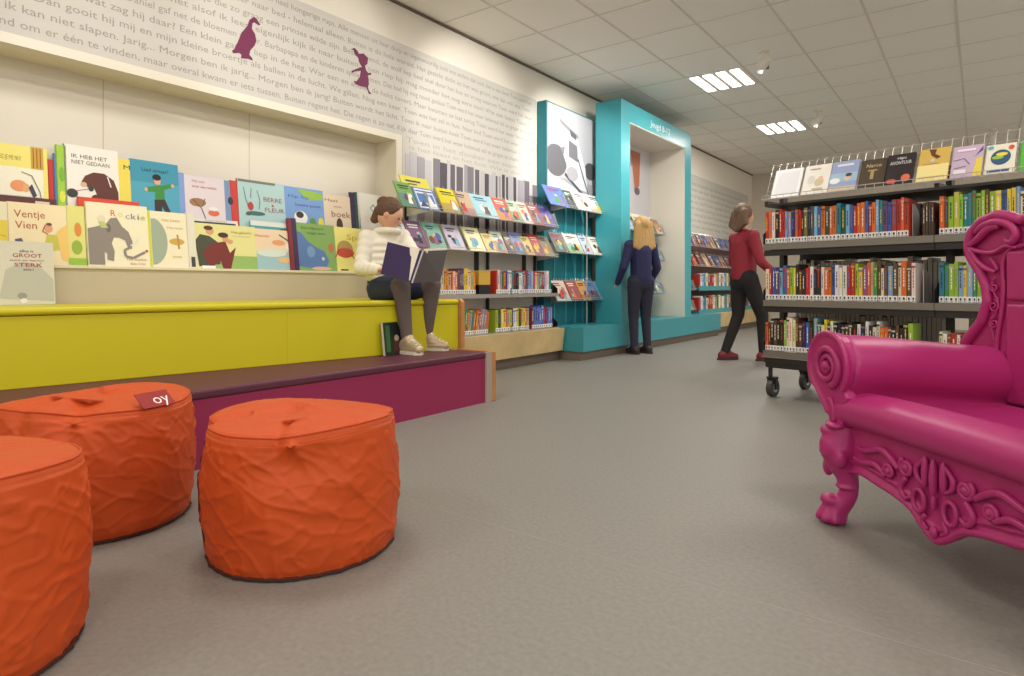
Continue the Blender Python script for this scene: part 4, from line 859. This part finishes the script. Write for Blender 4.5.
for k in (0, 1):
    m_ = MB(); m_.stube([Q(.520, mir(s,k), z) for s, z in ((-.02,.925),(.01,.945),(.06,.955),(.11,.94),(.13,.91),(.115,.885),(.095,.895))], [.006,.011,.013,.013,.012,.011,.008], 8)
    m_.stube([Q(.522, mir(s,k), z) for s, z in ((-.045,.885),(-.01,.905),(.03,.935),(.07,.94))], [.008,.012,.013,.010], 8)
    m_.stube([Q(.522, mir(s,k), z) for s, z in ((-.04,.875),(-.0,.862),(.05,.858),(.09,.875),(.13,.868))], [.008,.008,.007,.006,.005], 8)
    m_.stube([Q(.522, mir(s,k), z) for s, z in ((-.04,.87),(-.015,.835),(.02,.808),(.055,.795))], [.008,.009,.009,.006], 8)
    m_.stube([Q(.525, mir(s,k), z) for s, z in ((.06,.80),(.05,.82),(.035,.84))], .005, 8)
    for cz, rd in ((.745,.016),(.685,.021),(.63,.018)):
        m_.tube(spiral((.045,cz), rd, .003, 1.6, .527, 26, k, R(90), 1 if cz != .685 else -1), .0035, 6)
    m_.stube([Q(.527, mir(s,k), z) for s, z in ((.05,.775),(.038,.757),(.05,.72),(.062,.70),(.05,.655),(.035,.64),(.04,.60),(.05,.57))], .003, 6)
    m_.build('scrollwork', ch, PM, smooth=True, angle=0)


# ------------------------------------------------------------ people
SKIN = mat((222,170,140), .5)
def ax(v):  # orthonormal frame looking along v (front), up ~z
    f = Vector(v).normalized(); r = f.cross(Vector((0,0,1))).normalized(); u = r.cross(f).normalized(); return f, r, u
def head(mb, c, front, s=1.0):
    f, r, u = ax(front); M = Matrix((r, f, u)).transposed()
    mb.ell(c, (.072*s,.088*s,.098*s), M, 18, 12); mb.ell(c+f*.02*s-u*.05*s, (.052*s,.062*s,.055*s), M)
    mb.ell(c+f*.09*s-u*.018*s, (.010*s,.014*s,.018*s), M); mb.ell(c+f*.083*s-u*.048*s, (.022*s,.008*s,.006*s), M)
    for k in (-1,1): mb.ell(c+r*k*.072*s-u*.01*s, (.010*s,.018*s,.026*s), M)
def eyes(c, front, parent, s=1.0):
    f, r, u = ax(front); M = Matrix((r, f, u)).transposed()
    for k in (-1, 1):
        m_ = MB(); m_.ell(c+r*k*.030*s+f*.080*s+u*.004*s-parent.location, (.011*s,.006*s,.006*s), M); m_.build('eye', parent, mat((50,35,28), .3), smooth=True)
def hand(mb, wrist, d, side, s=1.0, curl=.5):
    d = Vector(d).normalized(); up = Vector((0,0,1)) if abs(d.z) < .9 else Vector((1,0,0)); sd = d.cross(up).normalized(); n = sd.cross(d)
    M = Matrix((sd, d, n)).transposed(); mb.ell(wrist+d*.04*s, (.034*s,.045*s,.015*s), M)
    for i, (o, L) in enumerate(((-.026,.052),(-.009,.06),(.009,.057),(.025,.045))):
        a = wrist+d*.07*s+sd*o*s; b = a+d*L*.5*s-n*curl*.01*s; c = b+(d*(1-curl)-n*curl).normalized()*L*.5*s
        mb.cap(a, b, .008*s, .0075*s, 8); mb.cap(b, c, .0075*s, .006*s, 8)
    a = wrist+d*.02*s+sd*side*.028*s; b = a+(d*.6+sd*side*.7).normalized()*.03*s; mb.cap(a, b, .010*s, .009*s, 8); mb.cap(b, b+d*.024*s, .009*s, .007*s, 8)

# seated girl
gr = empty('person', (-3.1,2.85,.66), label='girl in a white puffy jacket sitting on the yellow bench reading a big dark book', cat='person')
gl = gr.location
K = lambda px, py, Z: at(px, py, Z)-gl
hipL, hipR = K(382,290,4.12), K(394,290,4.22); knL, knR = K(401,286,3.93), K(432,285,4.09); anL, anR = K(407,338,3.94), K(427,333,4.14)
pel, che, nek, hd = K(385,288,4.19), K(382,247,4.17), K(388,228,4.14), K(390,214,4.10)
shL, shR = K(367,238,4.10), K(402,237,4.24); elL, elR = K(361,268,4.02), K(416,258,4.14); wrL, wrR = K(379,270,3.88), K(430,268,4.0)
hf = Vector((.72,.45,-.5))
m_ = MB(); m_.cap(pel, che, .10, .10); m_.cap(che, nek, .08, .04); m_.cap(nek, hd, .036, .04); head(m_, hd, hf, .95)
for a, b, c in ((shL,elL,wrL),(shR,elR,wrR)): m_.cap(che+(a-che)*.6, a, .05, .04); m_.cap(a, b, .036, .03); m_.cap(b, c, .03, .021)
for a, b, c in ((hipL,knL,anL),(hipR,knR,anR)): m_.cap(a, b, .075, .055); m_.cap(b, c, .055, .033)
hand(m_, wrL, (K(392,268,3.82)-wrL), -1, .85); hand(m_, wrR, (K(424,270,3.86)-wrR), 1, .85)
m_.build('body', gr, SKIN, remesh=.006, sm=3)
eyes(hd+gl, hf, gr, .95)
JK = mat((238,232,214), .7, bump=.15, bscale=30)
m_ = MB()
for q in range(7):
    p = pel.lerp(che, .08+q*.165); M = Matrix.Identity(3); m_.ell(p, (.125-.004*abs(q-3),.135-.004*abs(q-3),.042))
m_.cap(pel.lerp(che,.1), che, .105, .105); m_.cap(che, che.lerp(nek,.75), .11, .055); m_.tube([nek+Vector((.07*cos(a),.07*sin(a),-.02)) for a in [i*pi/8 for i in range(17)]], .022, 8)
for a, b, c in ((shL,elL,wrL),(shR,elR,wrR)):
    m_.cap(che+(a-che)*.5, a, .075, .06)
    for i in range(5): m_.ell(a.lerp(b, i/4), .058-.002*i)
    for i in range(1, 5): m_.ell(b.lerp(c, i/4*.9), .052-.004*i)
m_.build('jacket', gr, JK, remesh=.007, sm=3)
m_ = MB()
for a, b, c in ((hipL,knL,anL),(hipR,knR,anR)): m_.cap(a, b, .08, .06); m_.cap(b, c, .060, .037); m_.cap(c, c+Vector((.0,0,-.03)), .036, .036)
m_.build('tights', gr, mat((104,92,88), .8, bump=.1, bscale=80), remesh=.007, sm=3)
m_ = MB(); m_.cap(pel, pel.lerp(che,.25), .125, .11)
for a, b in ((hipL,knL),(hipR,knR)): m_.cap(a, a.lerp(b,.72), .098, .078)
m_.cap(hipL.lerp(knL,.6), hipR.lerp(knR,.5), .06, .07)
m_.build('skirt', gr, mat((44,52,78), .8), remesh=.008, sm=4)
HB = mat((96,66,46), .6, bump=.5, bscale=40)
f_, r_, u_ = ax(hf)
def hairfn(mb, hd, f_, r_, u_, s=.95):
    M = Matrix((r_, f_, u_)).transposed()
    mb.ell(hd-f_*.018*s+u_*.022*s, (.083*s,.090*s,.092*s), M, 18, 12)
m_ = MB(); hairfn(m_, hd, f_, r_, u_); m_.ell(hd-f_*.075+u_*.045, (.045,.045,.04)); m_.cap(hd-f_*.06-u_*.02, hd-f_*.07-u_*.08, .05, .03)
m_.build('hair', gr, HB, remesh=.006, sm=2)
def shoe(an, d, parent, m, sole, name='shoe', L=.20, base=None, s=1.0):
    d = Vector((d[0],d[1],0)).normalized(); sd = Vector((-d.y,d.x,0)); z0 = base
    c = Vector((an.x, an.y, z0)); mb = MB()
    mb.cap(c-d*.03*s+Vector((0,0,.045*s)), c+d*.02*s+Vector((0,0,.085*s)), .042*s, .040*s)
    mb.cap(c-d*.035*s+Vector((0,0,.035*s)), c+d*L*.6+Vector((0,0,.032*s)), .038*s, .032*s)
    mb.cap(c+d*.03*s+Vector((0,0,.06*s)), c+d*L*.5+Vector((0,0,.04*s)), .036*s, .028*s)
    mb.box((0,0,0),(.001,.001,.001)) if False else None
    o = mb.build(name, parent, m, remesh=.005, sm=3)
    out = [c+d*(x_*L/.2)*s+sd*y_*s for x_, y_ in ((-.075,-.02),(-.075,.02),(-.04,.038),(.05,.044),(.12,.036),(.15,.0),(.12,-.036),(.05,-.044),(-.04,-.038))]
    b_ = MB(); b_.prism([(p.x,p.y,z0) for p in out], (0,0,.018*s)); b_.build('sole', o, sole)
    l_ = MB()
    for k in range(4):
        p = c+d*(.045+.022*k)*s+Vector((0,0,(.098-.012*k)*s)); l_.tube([p-sd*.022*s, p+Vector((0,0,.006)), p+sd*.022*s], .0028, 6)
    l_.build('laces', o, mat((235,230,222), .6))
SHM = mat((196,176,142), .35, metal=.3); SOL = mat((222,214,198), .6)
shoe(anL, (.75,-.1), gr, SHM, SOL, base=.327-gl.z); shoe(anR, (.8,.35), gr, SHM, SOL, base=.327-gl.z)
# her open book
bk = empty('open_book', at(414,268,3.74), label='large open dark purple picture book held up by the seated girl', cat='book')
bl = bk.location
def pan(pts, m, nm, th=.004):
    P = [at(*p)-bl for p in pts]; n = (P[1]-P[0]).cross(P[2]-P[0]).normalized()*th; MB().prism(P, n).build(nm, bk, m)
pan([(423,251,3.72),(388,242,3.84),(381,274,3.80),(412,283,3.70)], mat((52,36,84),.4), 'front_cover')
pan([(423,251,3.72),(412,283,3.70),(440,281,3.84),(447,250,3.88)], mat((92,84,84),.4), 'back_cover')
pan([(421,249,3.735),(390,241,3.855),(384,273,3.815),(411,281,3.715)], PAGE, 'page_block', .012)
pan([(424,249,3.735),(413,281,3.715),(439,279,3.855),(446,248,3.895)], PAGE, 'page_block', .012)
P = [at(*p)-bl for p in ((423,251,3.715),(412,283,3.695))]
MB().tube(P, .005, 8).build('spine', bk, mat((205,195,210),.5))
m_ = MB(); m_.m(mat((110,84,120),.5)); A = [at(*p)-bl for p in ((416,256,3.727),(396,251,3.80),(393,262,3.79),(412,268,3.72))]; nn = (A[1]-A[0]).cross(A[2]-A[0]).normalized()
m_.prism([a_-nn*.006 for a_ in A], nn*.002); m_.build('cover_picture', bk)
# dark book leaning against the yellow bench below her legs
face_book((-2.885, 2.60, .328), (-R(6),0,pi/2+.137), .19, .20, .015, (28,44,34), [('r',(52,110,60),(.1,.1,.3,.9)),('e',(190,170,150),(.62,.5,.12,.1)),('p',(90,40,45),[(.45,.1),(.8,.1),(.72,.42),(.52,.42)])], 'dark green book leaning on the yellow bench front behind the girl\'s shoes', 'books on the purple seat', (200,190,180))

# standing children
def stander(base, facing, H, top, trs, shoem, hairm, label, stride=.0, hairlen=.28, arms=.08, skirt=None, armf=.05):
    t = empty('person', (base[0],base[1],0), label=label, cat='person')
    f = Vector((cos(facing), sin(facing), 0)); r = Vector((f.y,-f.x,0)); U = Vector((0,0,1)); k = H/1.6
    pel = U*.84*k; che = U*1.20*k; nek = U*1.33*k; hd = U*1.485*k+f*.01
    hips = [pel+r*q*.08*k for q in (-1,1)]; ank = [r*q*.09*k+f*q*stride+U*.08*k for q in (-1,1)]; kn = [(a+b)/2+f*(.03+abs(stride)*.25)*k for a, b in zip(hips, ank)]
    sh = [che+r*q*.155*k+U*.06*k for q in (-1,1)]; el = [sh[i]+r*q*arms*k-U*.26*k+f*(armf*.2*k) for i, q in enumerate((-1,1))]; wr = [el[i]+f*(.10+armf)*k-U*.19*k-r*q*.01 for i, q in enumerate((-1,1))]
    m_ = MB(); m_.cap(pel, che, .10*k, .105*k); m_.cap(che, nek, .08*k, .045*k); m_.cap(nek, hd, .042*k, .045*k); head(m_, hd, f, k)
    for i in (0,1):
        m_.cap(che, sh[i], .07*k, .05*k); m_.cap(sh[i], el[i], .043*k, .034*k); m_.cap(el[i], wr[i], .034*k, .023*k)
        m_.cap(hips[i], kn[i], .080*k, .054*k); m_.cap(kn[i], ank[i], .052*k, .034*k); hand(m_, wr[i], (wr[i]-el[i]), (1,-1)[i], k)
    m_.build('body', t, SKIN, remesh=.009, sm=3)
    m_ = MB(); m_.cap(pel+U*.02*k, che, .125*k, .125*k); m_.cap(che, nek-U*.03*k, .115*k, .06*k)
    for i in (0,1): m_.cap(che, sh[i], .09*k, .068*k); m_.cap(sh[i], el[i], .062*k, .050*k); m_.cap(el[i], wr[i]-(wr[i]-el[i])*.1, .048*k, .038*k)
    m_.build('jacket', t, top, remesh=.01, sm=4)
    m_ = MB(); m_.cap(pel-U*.02, pel+U*.05*k, .118*k, .115*k)
    for i in (0,1): m_.cap(hips[i], kn[i], .095*k, .064*k); m_.cap(kn[i], ank[i], .062*k, .046*k)
    m_.build('trousers', t, trs, remesh=.01, sm=3)
    m_ = MB(); M = Matrix((r, f, U)).transposed(); m_.ell(hd-f*.024*k+U*.024*k, (.096*k,.096*k,.102*k), M, 18, 12)
    for q in range(-3, 4): m_.cap(hd-f*.06*k+r*q*.026*k+U*.02, hd-f*(.10-.008*abs(q))*k+r*q*.044*k-U*(hairlen-.02*abs(q))*k, .042*k, .026*k)
    m_.build('hair', t, hairm, remesh=.008, sm=8)
    for i in (0,1): shoe(ank[i], f, t, shoem, mat((60,50,50),.6), base=.001, s=1.05*k)
    eyes(Vector(hd)+t.location, f, t, k)
    return t
pb = at(641, 352, 6.98); 
stander((pb.x, pb.y), R(150), 1.52, mat((38,40,84),.7), mat((46,46,62),.8), mat((48,38,38),.6), mat((196,158,98),.6,bump=.5,bscale=40), 'child with long blonde hair and navy top standing before the teal portal, back turned', hairlen=.30)
pr_ = at(744, 360, 6.35)
stander((pr_.x, pr_.y), R(50), 1.58, mat((150,36,52),.7), mat((34,30,32),.8), mat((120,34,48),.6), mat((112,84,62),.6,bump=.5,bscale=40), 'child in a dark red jacket and black trousers walking left of the rolling bookcase', stride=.16, hairlen=.16, armf=.15)
